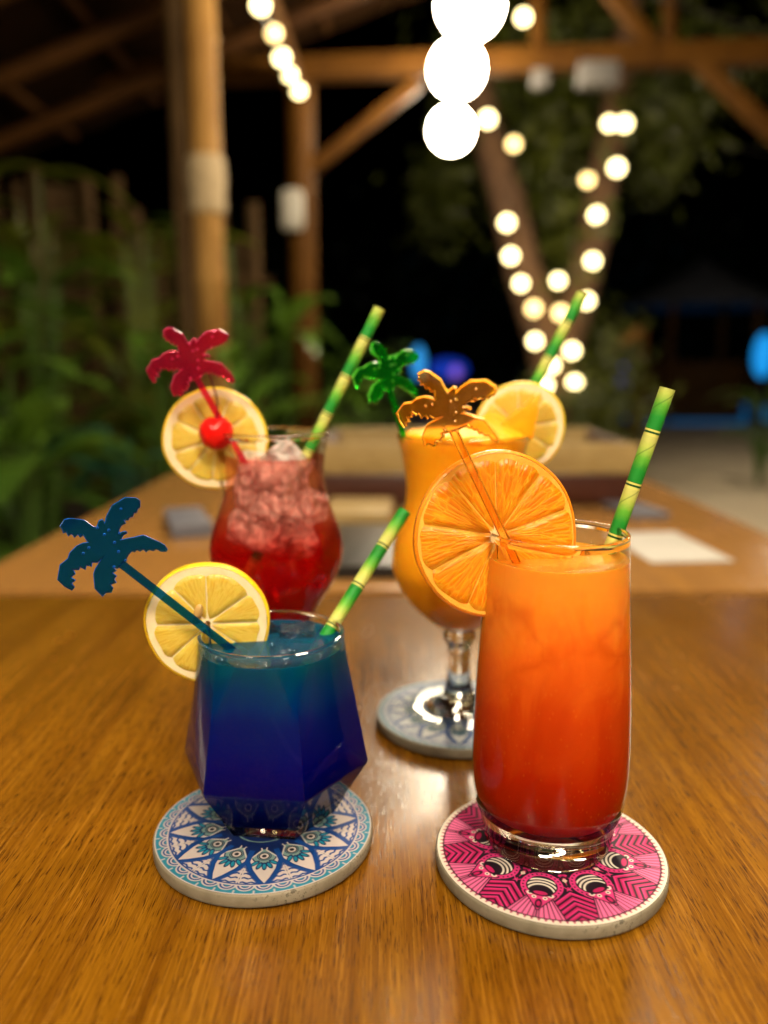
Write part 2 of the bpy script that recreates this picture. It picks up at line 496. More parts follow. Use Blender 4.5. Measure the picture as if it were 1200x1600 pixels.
CT = 0.0070                     # coaster thickness
def coaster(loc, label, fn, phase, nr, na):
    t = empty('coaster', loc, label, 'coaster', 'round mandala coasters')
    bm = bmesh.new()
    lathe(bm, [(0, 0.0009), (0.0490, 0.0009), (0.0498, 0.0014), (0.0500, 0.0022), (0.0500, CT - 0.0008), (0.0497, CT - 0.0002), (0.0491, CT), (0, CT)], 128)
    obj('ceramic_body', bm, M_CERAMIC, t, sharp=50)
    bm = bmesh.new(); lathe(bm, [(0, 0), (0.0476, 0), (0.0480, 0.0008), (0, 0.0008)], 96)
    obj('shadow_disc', bm, M_CONTACT_SHADE, t)  # black disc under the body stands in for the contact shadow
    print_disc('printed_top', fn, 0.0493, CT + 0.00015, M_PRINT, t, nr, na, phase)
    return t
NAVY, BLUE, TEAL, PAPER, SAGE = (0.004, 0.013, 0.075), (0.004, 0.038, 0.18), (0.007, 0.15, 0.24), (0.40, 0.345, 0.33), (0.125, 0.20, 0.19)
C1 = Vector((-0.0553, 0.3382, T)); C2 = Vector((0.0730, 0.3200, T)); C3 = Vector((0.0455, 0.462, T))
coaster(C1, 'blue and white mandala coaster under the hexagonal tumbler of blue drink', lambda r, t: blue_print(r, t, NAVY, BLUE, TEAL, PAPER, SAGE), R(-8), 165, 720)
coaster(C2, 'hot pink and black mandala coaster under the tall orange drink', pink_print, R(18), 165, 720)
coaster(C3, 'pale grey blue mandala coaster under the stemmed glass of mango drink', lambda r, t: blue_print(r, t, (0.006, 0.025, 0.09), (0.02, 0.065, 0.21), (0.008, 0.11, 0.15), (0.47, 0.50, 0.53), (0.13, 0.19, 0.19)), R(4), 110, 480)

# ------------------------------------------------------------------ tables
def table(y0, y1, label, m):
    x0, x1 = -0.43, 0.50
    cx, cy = (x0 + x1) / 2, (y0 + y1) / 2
    t = empty('dining_table', (cx, cy, 0), label, 'table', 'wooden dining tables in one row')
    bm = bmesh.new(); box(bm, 0, 0, T - 0.016, x1 - x0, y1 - y0, 0.032, bevel=0.003)
    obj('tabletop', bm, m, t)
    bm = bmesh.new()
    for s in (-1, 1):
        box(bm, s * ((x1 - x0) / 2 - 0.07), 0, T - 0.077, 0.025, (y1 - y0) - 0.20, 0.09)
        box(bm, 0, s * ((y1 - y0) / 2 - 0.07), T - 0.077, (x1 - x0) - 0.20, 0.025, 0.09)
    obj('apron', bm, M_TIMBER, t, smooth=False)
    for sx in (-1, 1):
        for sy in (-1, 1):
            bm = bmesh.new(); box(bm, sx * ((x1 - x0) / 2 - 0.07), sy * ((y1 - y0) / 2 - 0.07), (T - 0.0325) / 2, 0.065, 0.065, T - 0.0325, bevel=0.004)
            obj('leg', bm, M_TIMBER, t)
    return t
table(-0.35, 0.738, 'glossy brown wooden table carrying the four cocktails', M_TABLE)
table(0.756, 1.66, 'paler wooden table behind the cocktails with papers and crate on it', M_TABLE2)

# ------------------------------------------------------------------ glassware
def hex_r(theta, Rv, phase):
    a = (theta - phase) % (math.pi / 3) - math.pi / 6
    return Rv * math.cos(math.pi / 6) / math.cos(a)

HEXPH = R(-66)
def hex_rows(bm, spec, n=96):
    """spec rows: (hexR, circR, blend, z); blend 0 = hexagon, 1 = circle"""
    rows = []
    for hr, cr_, bl, z in spec:
        if hr == 0:
            rows.append([bm.verts.new((0, 0, z))]); continue
        row = []
        for k in range(n):
            th = HEXPH + 2 * math.pi * k / n
            r = hex_r(th, hr, HEXPH) * (1 - bl) + cr_ * bl
            row.append(bm.verts.new((r * math.cos(th), r * math.sin(th), z)))
        rows.append(row)
    stitch(bm, rows, n); return rows

GZ = T + CT + 0.0003
B_GL = Vector((-0.0516, 0.3515, GZ))
SH, RH = 0.0274, 0.0892
wall = 0.0010                   # glass wall thickness
def hx(z, off=0.0):
    """outer tumbler section at height z, shrunk by off"""
    if z <= SH:
        f = z / SH; return (0.0277 + (0.0447 - 0.0277) * f - off, 0.0331, 0.0, z)
    f = (z - SH) / (RH - SH)
    hr = 0.0447 - off; cr_ = 0.0331 - off
    return (hr, cr_, f, z)
t_blue = empty('cocktail_glass', B_GL, 'hexagonal faceted tumbler filled with dark blue cocktail', 'cocktail', 'cocktails on the table')
bm = bmesh.new()
spec = [(0, 0, 0, 0.0006), (0.0255, 0, 0, 0.0006), (0.0272, 0, 0, 0.0), hx(0.0005), hx(SH * 0.35), hx(SH * 0.7), hx(SH - 0.0006), hx(SH + 0.0006)]
spec += [hx(SH + (RH - SH) * f) for f in (0.15, 0.3, 0.45, 0.6, 0.75, 0.9)]
spec += [hx(RH - 0.0022), (0.0447, 0.03345, 1, RH - 0.0013), (0.0447, 0.03330, 1, RH - 0.0004), (0.0447, 0.0326, 1, RH), (0.0447, 0.0321, 1, RH + 0.0001), (0.0447, 0.0316, 1, RH), (0.0447, 0.0313, 1, RH - 0.0006), (0.0447, 0.03125, 1, RH - 0.0012), hx(RH - 0.0022, wall)]

inner = [hx(SH + (RH - SH) * f, wall) for f in (0.9, 0.75, 0.6, 0.45, 0.3, 0.15)] + [hx(SH + 0.001, wall), hx(SH - 0.001, wall), hx(SH * 0.6, wall), hx(0.0082, wall + 0.0003), (0.0290, 0, 0, 0.0068), (0, 0, 0, 0.0066)]
hex_rows(bm, spec + inner)
thin_walls(obj('tumbler', bm, M_GLASS, t_blue, sharp=12), lambda c_, r, n: 0.0078 < c_.z < RH - 0.0016)
BL = 0.0840                      # liquid level
M_BLUE = liquid('blue_drink', [(0.0, (0.0000, 0.0003, 0.040)), (0.42, (0.0000, 0.0010, 0.095)), (0.68, (0.0001, 0.007, 0.120)), (0.86, (0.0004, 0.036, 0.150)), (1.0, (0.001, 0.080, 0.150))], 0.008, BL,
                [(0.45, grey(0.0)), (0.75, grey(0.16)), (0.92, grey(0.40)), (1.0, grey(0.42))], (0.015, 0.36, 0.50), sss=0.2, radius=(0.001, 0.003, 0.006), swirl=0.16)
bm = bmesh.new()
e_ = 0.00060
spec = [(0, 0, 0, 0.0065), (0.0291, 0, 0, 0.0067), hx(0.0081, wall + 0.0003 - e_), hx(SH * 0.6, wall - e_), hx(SH - 0.001, wall - e_), hx(SH + 0.001, wall - e_)]
spec += [hx(SH + (RH - SH) * f, wall - e_) for f in (0.15, 0.3, 0.45, 0.6, 0.75)] + [hx(BL, wall - e_)]
a = hx(BL, wall - e_)
spec += [(a[0] * 0.95, a[1] * 0.95, a[2], BL - 0.0008), (a[0] * 0.7, a[1] * 0.7, 1, BL - 0.0012), (a[0] * 0.35, a[1] * 0.35, 1, BL - 0.001), (0, 0, 0, BL - 0.0012)]
hex_rows(bm, spec)
obj('blue_drink', bm, M_BLUE, t_blue, sharp=25)

# --- tall orange drink
O_GL = Vector((0.0733, 0.3290, GZ))
t_or = empty('cocktail_glass', O_GL, 'tall rounded highball glass of layered orange and red drink', 'cocktail', 'cocktails on the table')
o_out = smooth_prof([(0.0262, 0.0), (0.0281, 0.0022), (0.0297, 0.011), (0.0326, 0.0205), (0.0341, 0.035), (0.0340, 0.055), (0.0325, 0.085), (0.0306, 0.115), (0.0291, 0.1402)], 6)
def o_r(z):
    zs = [p[1] for p in o_out]; rs = [p[0] for p in o_out]
    return float(np.interp(z, zs, rs))
o_in = [(0, 0.0150), (0.012, 0.0151), (0.021, 0.0155), (0.0271, 0.0167), (0.0303, 0.0191), (0.0321, 0.0236)] + [(o_r(z) - 0.0010, z) for z in (0.032, 0.040, 0.055, 0.07, 0.085, 0.1, 0.115, 0.128, 0.1375)]
bm = bmesh.new()
prof = [(0, 0.0012), (0.022, 0.0008)] + o_out + [(0.02915, 0.14065), (0.0288, 0.14110), (0.0283, 0.14120), (0.0278, 0.14105), (0.02745, 0.14055), (0.02755, 0.1392)] + list(reversed(o_in))
lathe(bm, prof, 96); thin_walls(obj('highball', bm, M_GLASS, t_or, sharp=60), lambda c_, r, n: (c_.z > 0.0250 or (c_.z > 0.0165 and n.x * c_.x + n.y * c_.y > 0)) and c_.z < 0.1385)
OL = 0.1305
M_ORANGE = liquid('orange_drink', [(0.0, (0.20, 0.0035, 0.0004)), (0.25, (0.34, 0.012, 0.0006)), (0.48, (0.50, 0.045, 0.003)), (0.70, (0.72, 0.125, 0.008)), (0.86, (0.84, 0.235, 0.016)), (1.0, (0.88, 0.32, 0.028))], 0.015, OL,
                  [(0.78, grey(0.0)), (0.90, grey(0.05)), (0.97, grey(0.16)), (1.0, grey(0.20))], (1.0, 0.62, 0.10), sss=0.45, radius=(0.008, 0.002, 0.0004), swirl=0.30, crease=(0.50, 0.045, 0.001))
bm = bmesh.new()
prof = [(0, 0.0149), (0.012, 0.0150), (0.0212, 0.0154), (0.0272, 0.0166), (0.0304, 0.0190), (0.0324, 0.0235)] + [(o_r(z) - 0.00045, z) for z in (0.032, 0.040, 0.055, 0.07, 0.085, 0.1, 0.115, 0.125)] + [(o_r(OL) - 0.00045, OL)]
rr = o_r(OL)
prof += [(rr - 0.0022, OL - 0.0010), (rr * 0.7, OL - 0.0015), (rr * 0.35, OL - 0.0013), (0, OL - 0.0014)]
lathe(bm, prof, 96); obj('orange_drink', bm, M_ORANGE, t_or, sharp=60)

# --- mango drink in stemmed glass
M_GL = Vector((0.0462, 0.4670, GZ))
t_mg = empty('cocktail_glass', M_GL, 'stemmed curvy glass brimming with thick yellow mango drink', 'cocktail', 'cocktails on the table')
bowl = smooth_prof([(0.0085, 0.0515), (0.0190, 0.0575), (0.0320, 0.0700), (0.0404, 0.0860), (0.0415, 0.0960), (0.0395, 0.1090), (0.0352, 0.1240), (0.0335, 0.1370), (0.0352, 0.1540), (0.0388, 0.1690)], 6)
foot = [(0, 0.0008), (0.020, 0.0012), (0.0325, 0.0), (0.0342, 0.0008), (0.0340, 0.0018), (0.025, 0.0025), (0.0165, 0.0034), (0.0115, 0.0062), (0.0085, 0.0130), (0.0070, 0.0220), (0.0066, 0.0330), (0.0072, 0.0420), (0.0100, 0.0455), (0.0098, 0.0485), (0.0078, 0.0505)]
b_in = offset_prof(bowl, 0.0010); b_in = [(r, max(z, 0.0545)) for r, z in b_in]
bm = bmesh.new()
lathe(bm, foot + bowl + [(0.0388, 0.1696), (0.0384, 0.1700), (0.0379, 0.1699), (0.0375, 0.1693)] + [p for p in reversed(b_in) if p[1] > 0.0546][1:] + [(0.0, 0.0540)], 80)
thin_walls(obj('stemmed_glass', bm, M_GLASS, t_mg, sharp=60), lambda c_, r, n: 0.0565 < c_.z < 0.1675 or (r > 0.0150 and c_.z < 0.0090))
g = G('mango_slush')
n = g.noise(g.coord(), 260, 4, 0.65); n2 = g.noise(g.coord(), 30, 3, 0.6, 0.5)
g.p(color=g.ramp(n2, [(0.3, (0.84, 0.29, 0.004)), (0.7, (0.90, 0.37, 0.008))]), rough=0.5, sss=0.5, radius=(0.006, 0.003, 0.0008), sscale=1.0, spec=0.08, normal=g.bump(n, 0.35, 0.0012))
M_MANGO = g.m
bm = bmesh.new()
mp = [(0.0, 0.0539)] + [(r + 0.0005, z) for r, z in b_in if z > 0.0548 and z < 0.1675] + [(0.0371, 0.1682), (0.034, 0.1706), (0.030, 0.1713), (0.025, 0.1719), (0.020, 0.1722), (0.015, 0.1725), (0.010, 0.1727), (0.005, 0.1728), (0, 0.1728)]
lathe(bm, mp, 80)
for v in bm.verts:
    if v.co.z > 0.1675:
        q = math.exp(-((v.co.x - 0.017) ** 2 + (v.co.y - 0.002) ** 2) / 0.013 ** 2)
        v.co.z += 0.0095 * q + 0.0012 * math.sin(v.co.x * 420 + 1) * math.cos(v.co.y * 370)
obj('mango_drink', bm, M_MANGO, t_mg, sharp=80)

# --- red iced drink
R_GL = Vector((-0.0618, 0.4500, T + 0.0004))
t_rd = empty('cocktail_glass', R_GL, 'curvy hurricane glass of red cocktail packed with ice', 'cocktail', 'cocktails on the table')
r_bowl = smooth_prof([(0.0100, 0.0530), (0.0170, 0.0640), (0.0246, 0.0800), (0.0340, 0.0950), (0.0383, 0.1090), (0.0368, 0.1220), (0.0316, 0.1370), (0.0284, 0.1490), (0.0276, 0.1580), (0.0289, 0.1690), (0.0312, 0.1790)], 6)
r_foot = [(0, 0.0010), (0.020, 0.0012), (0.0345, 0.0), (0.0360, 0.0010), (0.0350, 0.0026), (0.022, 0.0070), (0.0120, 0.0130), (0.0088, 0.0230), (0.0082, 0.0350), (0.0090, 0.0450)]
r_in = [(r, z) for r, z in offset_prof(r_bowl, 0.0010) if z > 0.064]
bm = bmesh.new()
lathe(bm, r_foot + r_bowl + [(0.0313, 0.1797), (0.0308, 0.1801), (0.0302, 0.1799), (0.0299, 0.1792)] + list(reversed(r_in))[1:] + [(0.011, 0.0635), (0.0, 0.0625)], 96)
thin_walls(obj('hurricane_glass', bm, M_GLASS, t_rd, sharp=60), lambda c_, r, n: 0.0645 < c_.z < 0.1772)
RL = 0.1660
g = G('red_drink')
z = g.maprange(g.xyz(g.coord())[2], 0.065, RL)
nz = g.noise(g.coord(scale=(60, 60, 45)), 1.0, 3, 0.6, 0.6)
zz = g.math('ADD', z, g.math('MULTIPLY', g.math('SUBTRACT', nz, 0.5), 0.3))
colr = g.ramp(zz, [(0.0, (0.48, 0.002, 0.002)), (0.36, (0.72, 0.008, 0.006)), (0.52, (0.92, 0.18, 0.15)), (0.70, (0.97, 0.64, 0.60))])
gl = g.new('ShaderNodeBsdfTransparent'); g.put(gl.inputs['Color'], colr)
g.p(color=g.ramp(zz, [(0.0, (0.22, 0.0006, 0.0004)), (0.5, (0.46, 0.004, 0.003)), (0.8, (0.75, 0.22, 0.19))]), rough=0.1, sss=0.0, spec=0.1)
mx = g.new('ShaderNodeMixShader'); g.l.new(g.ramp(zz, [(0.15, grey(0.55)), (0.38, grey(0.34)), (0.52, grey(0.03))]), mx.inputs[0])
g.l.new(gl.outputs[0], mx.inputs[1]); g.l.new(g.b.outputs[0], mx.inputs[2]); g.l.new(mx.outputs[0], g.out.inputs['Surface'])
M_RED = g.m
bm = bmesh.new()
rl = [(r + 0.0005, z) for r, z in r_in if z < RL - 0.003]
rr = float(np.interp(RL, [p[1] for p in r_in], [p[0] for p in r_in]))
lathe(bm, [(0, 0.0624), (0.0111, 0.0634)] + rl + [(rr + 0.0005, RL), (rr * 0.93, RL - 0.0009), (rr * 0.5, RL - 0.0013), (0, RL - 0.0012)], 96)
obj('red_drink', bm, M_RED, t_rd, sharp=60)

# ------------------------------------------------------------------ ice
g = G('cloudy_ice')
n = g.noise(g.coord(), 1.5, 2, 0.5, 0.8)
tr = g.new('ShaderNodeBsdfTransparent'); g.put(tr.inputs['Color'], (0.96, 0.93, 0.92))
g.p(color=(0.86, 0.72, 0.68), rough=0.12, sss=0.5, radius=(0.010, 0.006, 0.006), sscale=1.0, spec=0.6, normal=g.bump(n, 0.5, 0.10))
mx = g.new('ShaderNodeMixShader'); g.l.new(g.maprange(n, 0.36, 0.62, 0.10, 0.62), mx.inputs[0])
g.l.new(tr.outputs[0], mx.inputs[1]); g.l.new(g.b.outputs[0], mx.inputs[2]); g.l.new(mx.outputs[0], g.out.inputs['Surface'])
M_ICE = g.m
g = G('clear_ice')
n = g.noise(g.coord(), 3.0, 3, 0.6, 0.4)
gl = g.new('ShaderNodeBsdfGlass'); gl.inputs['IOR'].default_value = 1.30; gl.inputs['Roughness'].default_value = 0.02; g.put(gl.inputs['Color'], (0.98, 0.98, 0.98))
g.l.new(g.bump(n, 0.6, 0.08), gl.inputs['Normal'])
g.l.new(gl.outputs[0], g.out.inputs['Surface'])
M_CLEARICE = g.m
def ice_mesh(seed, s):
    rnd = random.Random(seed)
    bm = bmesh.new(); box(bm, 0, 0, 0, s, s * rnd.uniform(0.8, 1.1), s * rnd.uniform(0.7, 1.0))
    bmesh.ops.bevel(bm, geom=list(bm.edges), offset=s * 0.16, segments=3, affect='EDGES', profile=0.5)
    for v in bm.verts: v.co += Vector((rnd.uniform(-1, 1), rnd.uniform(-1, 1), rnd.uniform(-1, 1))) * s * 0.03
    me = bpy.data.meshes.new('ice_cube'); bm.to_mesh(me); bm.free()
    me.materials.append(M_ICE); me.polygons.foreach_set('use_smooth', np.ones(len(me.polygons), bool))
    return me
ICE = [ice_mesh(i, 1.0) for i in range(4)]
def ice(loc, s, i, label, group):
    o = share('ice_cube', ICE[i % 4]); o.location = loc; o.scale = (s, s, s)
    rnd = random.Random(i * 13 + 5); o.rotation_euler = (rnd.uniform(0, 3), rnd.uniform(0, 3), rnd.uniform(0, 3))
    return tag(o, label, 'ice cube', group)
rnd = random.Random(31)
prof_r = lambda z: float(np.interp(z, [p[1] for p in r_in], [p[0] for p in r_in]))
for i in range(19):
    z = 0.116 + 0.047 * ((i + 0.5) / 19)
    sz = rnd.uniform(0.0165, 0.0225)
    rmax = max(prof_r(z) - sz * 0.66, 0.002)
    a = i * 2.399 + rnd.uniform(-0.3, 0.3); rr_ = rmax * math.sqrt(((i * 0.618) % 1.0) * 0.7 + 0.3)
    ice(R_GL + Vector((rr_ * math.cos(a), rr_ * math.sin(a), z)), sz, i, 'cloudy ice cube jumbled among others inside the red cocktail', 'ice cubes in the red cocktail')
for i, (x, y, s, dz, lab) in enumerate([(0.010, 0.016, 0.016, -0.0052, 'clear ice cube at the back of the blue drink beside its straw'), (-0.007, 0.019, 0.014, -0.0050, 'clear ice cube at the back of the blue drink beside its lemon')]):
    o = ice(B_GL + Vector((x, y, BL + dz)), s, i + 20, lab, 'ice cubes in the blue cocktail'); o.material_slots[0].link = 'OBJECT'; o.material_slots[0].material = M_CLEARICE
for i, (x, y, sz, dz, lab) in enumerate([(0.002, 0.013, 0.015, -0.0060, 'clear ice cube at the surface of the orange drink behind its rim')]):
    o = ice(O_GL + Vector((x, y, OL + dz)), sz, i + 30, lab, None); o.material_slots[0].link = 'OBJECT'; o.material_slots[0].material = M_CLEARICE

# froth and bubbles on the open surfaces
def bubbles(parent, level, rad_at, n, seed, arcs):
    rnd = random.Random(seed); bm = bmesh.new()
    for _ in range(n):
        a = rnd.choice(arcs) + rnd.gauss(0, 0.35); k = 1 - abs(rnd.gauss(0, 0.10)) if rnd.random() < 0.7 else math.sqrt(rnd.random())
        r = rad_at(a) * min(k, 0.965); q = rnd.uniform(0.0005, 0.0019)
        bmesh.ops.create_uvsphere(bm, u_segments=12, v_segments=8, radius=q, matrix=Matrix.Translation((r * math.cos(a), r * math.sin(a), level - 0.0007 + q * 0.30)))
    o = obj('froth_bubbles', bm, M_THIN, parent, sharp=80); o['kind'] = 'stuff'
bubbles(t_blue, BL, lambda a: 0.0315, 60, 3, (-1.2, -0.5, -1.9, 0.9, 1.6))
bubbles(t_or, OL, lambda a: o_r(OL) - 0.0024, 70, 4, (-1.4, -0.6, 0.3, -2.0, 1.2))

# ------------------------------------------------------------------ straws
def straw_mat():
    g = G('bamboo_print_paper')
    co = g.coord(); z = g.xyz(co)[2]
    # thin spiral seam of the paper winding
    n = g.noise(g.coord(scale=(1, 1, 1)), 700, 3, 0.6)
    f = g.math('FRACT', g.math('ADD', g.math('DIVIDE', z, 0.0235), 100.0))
    fj = g.math('ADD', f, g.math('MULTIPLY', g.math('SUBTRACT', n, 0.5), 0.10))
    body = g.ramp(fj, [(0.0, (0.006, 0.19, 0.020)), (0.36, (0.008, 0.23, 0.020)), (0.58, (0.10, 0.36, 0.025)), (0.80, (0.42, 0.50, 0.09)), (0.93, (0.50, 0.52, 0.13))])
    ring = g.ramp(f, [(0.0, (0.60, 0.58, 0.14)), (0.045, (0.004, 0.06, 0.008)), (0.085, (0.60, 0.58, 0.14)), (0.12, (0.004, 0.10, 0.010))], 'CONSTANT')
    q = g.xyz(co)
    sa = g.math('FRACT', g.math('ADD', g.math('DIVIDE', g.math('ARCTAN2', q[0], q[1]), 6.28318), g.math('DIVIDE', z, 0.021)))
    seam = g.maprange(g.math('ABSOLUTE', g.math('SUBTRACT', sa, 0.5)), 0.0, 0.035, 0.55, 0.0)
    body = g.mix(seam, body, (0.02, 0.10, 0.01))
    isr = g.math('LESS_THAN', f, 0.125)
    g.p(color=g.mix(isr, body, ring), rough=0.55, spec=0.3, normal=g.bump(n, 0.15, 0.0003))
    return g.m
M_STRAW = straw_mat()
M_STRAWIN = simple('straw_paper_inside', (0.45, 0.45, 0.25), 0.8)
def straw(top, bottom, label, flip=False):
    top = Vector(top); bottom = Vector(bottom)
    L = (top - bottom).length
    P = 0.0235
    d = (top - bottom).normalized() * (-1 if flip else 1)
    zt = 0.16 * P if flip else 0.88 * P              # print phase at the upper end
    za, zb = (zt, zt + L) if flip else (zt - L, zt)
    t = empty('paper_straw', top - d * zt, label, 'straw', 'green bamboo print paper straws')
    t.rotation_mode = 'QUATERNION'; t.rotation_quaternion = d.to_track_quat('Z', 'Y')
    bm = bmesh.new(); ro, ri = 0.00325, 0.00285
    n = int(L / 0.01)
    lathe(bm, [(ri, za)] + [(ro, za + L * k / n) for k in range(n + 1)] + [(ri, zb)], 28)
    obj('paper_tube', bm, M_STRAW, t, sharp=40)
    bm = bmesh.new(); lathe(bm, [(ri - 0.00002, za), (ri - 0.00002, zb)], 24)
    obj('tube_lining', bm, M_STRAWIN, t)
    return t
def ray_to(p1, p2, z):
    """extend the line p1->p2 down to height z"""
    k = (z - p1.z) / (p2.z - p1.z); return p1 + (p2 - p1) * k
a, b = at(1043, 607, 0.338), at(957, 850, 0.339)
straw(a, ray_to(a, b, GZ + 0.030), 'green bamboo print straw leaning right in the tall orange drink')
a, b = at(632, 799, 0.400), at(513, 988, 0.368)
straw(a, ray_to(a, b, GZ + 0.024), 'green bamboo print straw in the blue drink tumbler', flip=True)
a, b = at(593, 482, 0.462), at(490, 690, 0.455)
straw(a, ray_to(a, b, GZ + 0.090), 'green bamboo print straw standing in the red iced cocktail')
a, b = at(910, 459, 0.490), at(833, 605, 0.486)
straw(a, ray_to(a, b, GZ + 0.085), 'green bamboo print straw behind the lemon wheel of the mango drink')

# ------------------------------------------------------------------ palm tree stirrers
PALM = [(388,350),(400,325),(415,308),(430,312),(440,300),(455,309),(470,298),(485,312),(500,299),(520,306),(535,296),(560,308),(585,308),(594,297),
 (578,272),(555,258),(470,220),(430,231),(390,240),(362,246),(372,226),(392,214),(384,203),(366,206),(350,214),(352,196),(362,176),(384,164),(374,150),(395,150),(400,134),(416,132),(420,114),
 (436,110),(438,92),(451,80),(448,45),(430,32),(375,30),(310,75),(285,130),(279,162),(270,145),(252,152),(240,186),(225,181),(185,151),(120,143),(90,150),(68,185),
 (80,200),(86,221),(99,216),(110,236),(124,224),(140,242),(154,227),(166,241),(180,230),(192,250),(202,262),(180,265),(150,280),(118,315),(110,345),(75,375),(65,450),(100,485),(135,505),
 (149,487),(135,468),(152,452),(131,437),(151,421),(140,402),(166,402),(170,388),(196,402),(200,380),(226,386),(226,365),(250,366),(262,355),(240,395),(232,420),(240,495),(280,538),
 (295,518),(322,517),(331,492),(318,476),(346,466),(335,447),(346,431),(326,416),(346,405),(331,392),(350,396)]
def palm_meshes():
    o = Vector((370, 374)); d = Vector((0.78, 0.62)).normalized(); up = -d; rt = Vector((-up.y, up.x)); s = 0.0000850
    pts = [((Vector(p) - o).dot(rt) * s, (Vector(p) - o).dot(up) * s) for p in PALM]
    th = 0.0012
    bm = bmesh.new()
    f = bm.faces.new([bm.verts.new((x, y, -th)) for x, y in pts])
    ex = bmesh.ops.extrude_face_region(bm, geom=[f])
    bmesh.ops.translate(bm, verts=[v for v in ex['geom'] if isinstance(v, bmesh.types.BMVert)], vec=(0, 0, 2 * th))
    caps = [f_ for f_ in bm.faces if len(f_.verts) > 4]
    es = list({e for f_ in caps for e in f_.edges})
    bmesh.ops.bevel(bm, geom=es, offset=0.00058, segments=2, affect='EDGES', profile=0.5)
    bmesh.ops.triangulate(bm, faces=[f_ for f_ in bm.faces if len(f_.verts) > 4])
    # little moulded studs round the middle of the crown
    for px, py in ((280, 222), (330, 262), (350, 308), (208, 290), (182, 318), (330, 385), (385, 352), (300, 200), (356, 92), (352, 215), (245, 190)):
        q = Vector((px, py)) - o
        bmesh.ops.create_uvsphere(bm, u_segments=10, v_segments=6, radius=0.0006, matrix=Matrix.Translation((q.dot(rt) * s, q.dot(up) * s, th)))
    bmesh.ops.recalc_face_normals(bm, faces=bm.faces)
    head = bpy.data.meshes.new('palm_head'); bm.to_mesh(head); bm.free()
    head.polygons.foreach_set('material_index', np.array([1 if abs(p.normal.z) < 0.8 else 0 for p in head.polygons], np.int32))
    head.polygons.foreach_set('use_smooth', np.ones(len(head.polygons), bool)); head.set_sharp_from_angle(angle=R(17))
    bm = bmesh.new(); box(bm, 0, -0.057, 0, 0.0036, 0.116, 0.0023, bevel=0.0005)
    stem = bpy.data.meshes.new('stem'); bmesh.ops.recalc_face_normals(bm, faces=bm.faces); bm.to_mesh(stem); bm.free()
    return head, stem
def acrylic(name, col, dcol, mixf=0.25, rough=0.06):
    g = G(name)
    gl = g.new('ShaderNodeBsdfGlass'); g.put(gl.inputs['Color'], col); gl.inputs['IOR'].default_value = 1.45; gl.inputs['Roughness'].default_value = rough
    g.p(color=dcol, rough=0.12, spec=0.6)
    tl = g.new('ShaderNodeBsdfTranslucent'); g.put(tl.inputs['Color'], dcol)
    m0 = g.new('ShaderNodeMixShader'); m0.inputs[0].default_value = 0.4; g.l.new(g.b.outputs[0], m0.inputs[1]); g.l.new(tl.outputs[0], m0.inputs[2])
    mx = g.new('ShaderNodeMixShader'); mx.inputs[0].default_value = mixf
    g.l.new(gl.outputs[0], mx.inputs[1]); g.l.new(m0.outputs[0], mx.inputs[2]); g.l.new(mx.outputs[0], g.out.inputs['Surface'])
    return g.m
HEAD_ME, STEM_ME = palm_meshes()
HEAD_ME.materials.append(None); HEAD_ME.materials.append(None); STEM_ME.materials.append(None)
def stirrer(joint, toward, m, label, edge, yaw=0.0, size=1.0):
    joint = Vector(joint); y = (joint - Vector(toward)).normalized()
    camv = (cam.location - joint).normalized()
    zax = (camv - y * camv.dot(y)).normalized(); xax = y.cross(zax)
    M3 = Matrix((xax, y, zax)).transposed().to_4x4() @ Matrix.Rotation(yaw, 4, 'Y')
    t = empty('palm_stirrer', joint, label, 'stirrer', 'palm tree drink stirrers')
    t.rotation_mode = 'QUATERNION'; t.rotation_quaternion = M3.to_quaternion(); t.scale = (size,) * 3
    h = share('palm_head', HEAD_ME, t, m); h.material_slots[1].link = 'OBJECT'; h.material_slots[1].material = simple('edge_glow_tint', edge, 0.22, trans=0.25, spec=0.7); s_ = share('stem', STEM_ME, t, m)  # brighter edge colour stands in for the edge-lit glow of acrylic
    return t
stirrer(at(191, 882, 0.336), at(330, 990, 0.3445), acrylic('blue_acrylic', (0.09, 0.44, 0.66), (0.004, 0.08, 0.26), 0.22, 0.01), 'dark blue palm tree stirrer leaning left out of the blue drink', (0.012, 0.13, 0.66))
stirrer(at(709, 674, 0.306), at(790, 843, 0.3185), acrylic('orange_acrylic', (1.0, 0.80, 0.36), (0.90, 0.34, 0.01), 0.10, 0.01), 'clear orange palm tree stirrer in front of the orange wheel', (0.98, 0.50, 0.05), yaw=R(-25), size=0.88)
stirrer(at(308, 592, 0.430), at(376, 712, 0.4405), acrylic('red_acrylic', (0.96, 0.24, 0.34), (0.80, 0.02, 0.11), 0.14, 0.02), 'crimson palm tree stirrer in the red iced cocktail', (0.85, 0.06, 0.20), size=0.98)
stirrer(at(609, 610, 0.452), at(628, 672, 0.4550), acrylic('green_acrylic', (0.14, 0.86, 0.18), (0.015, 0.48, 0.03), 0.10, 0.02), 'bright green palm tree stirrer in the mango drink', (0.12, 0.70, 0.05), yaw=R(28), size=0.92)

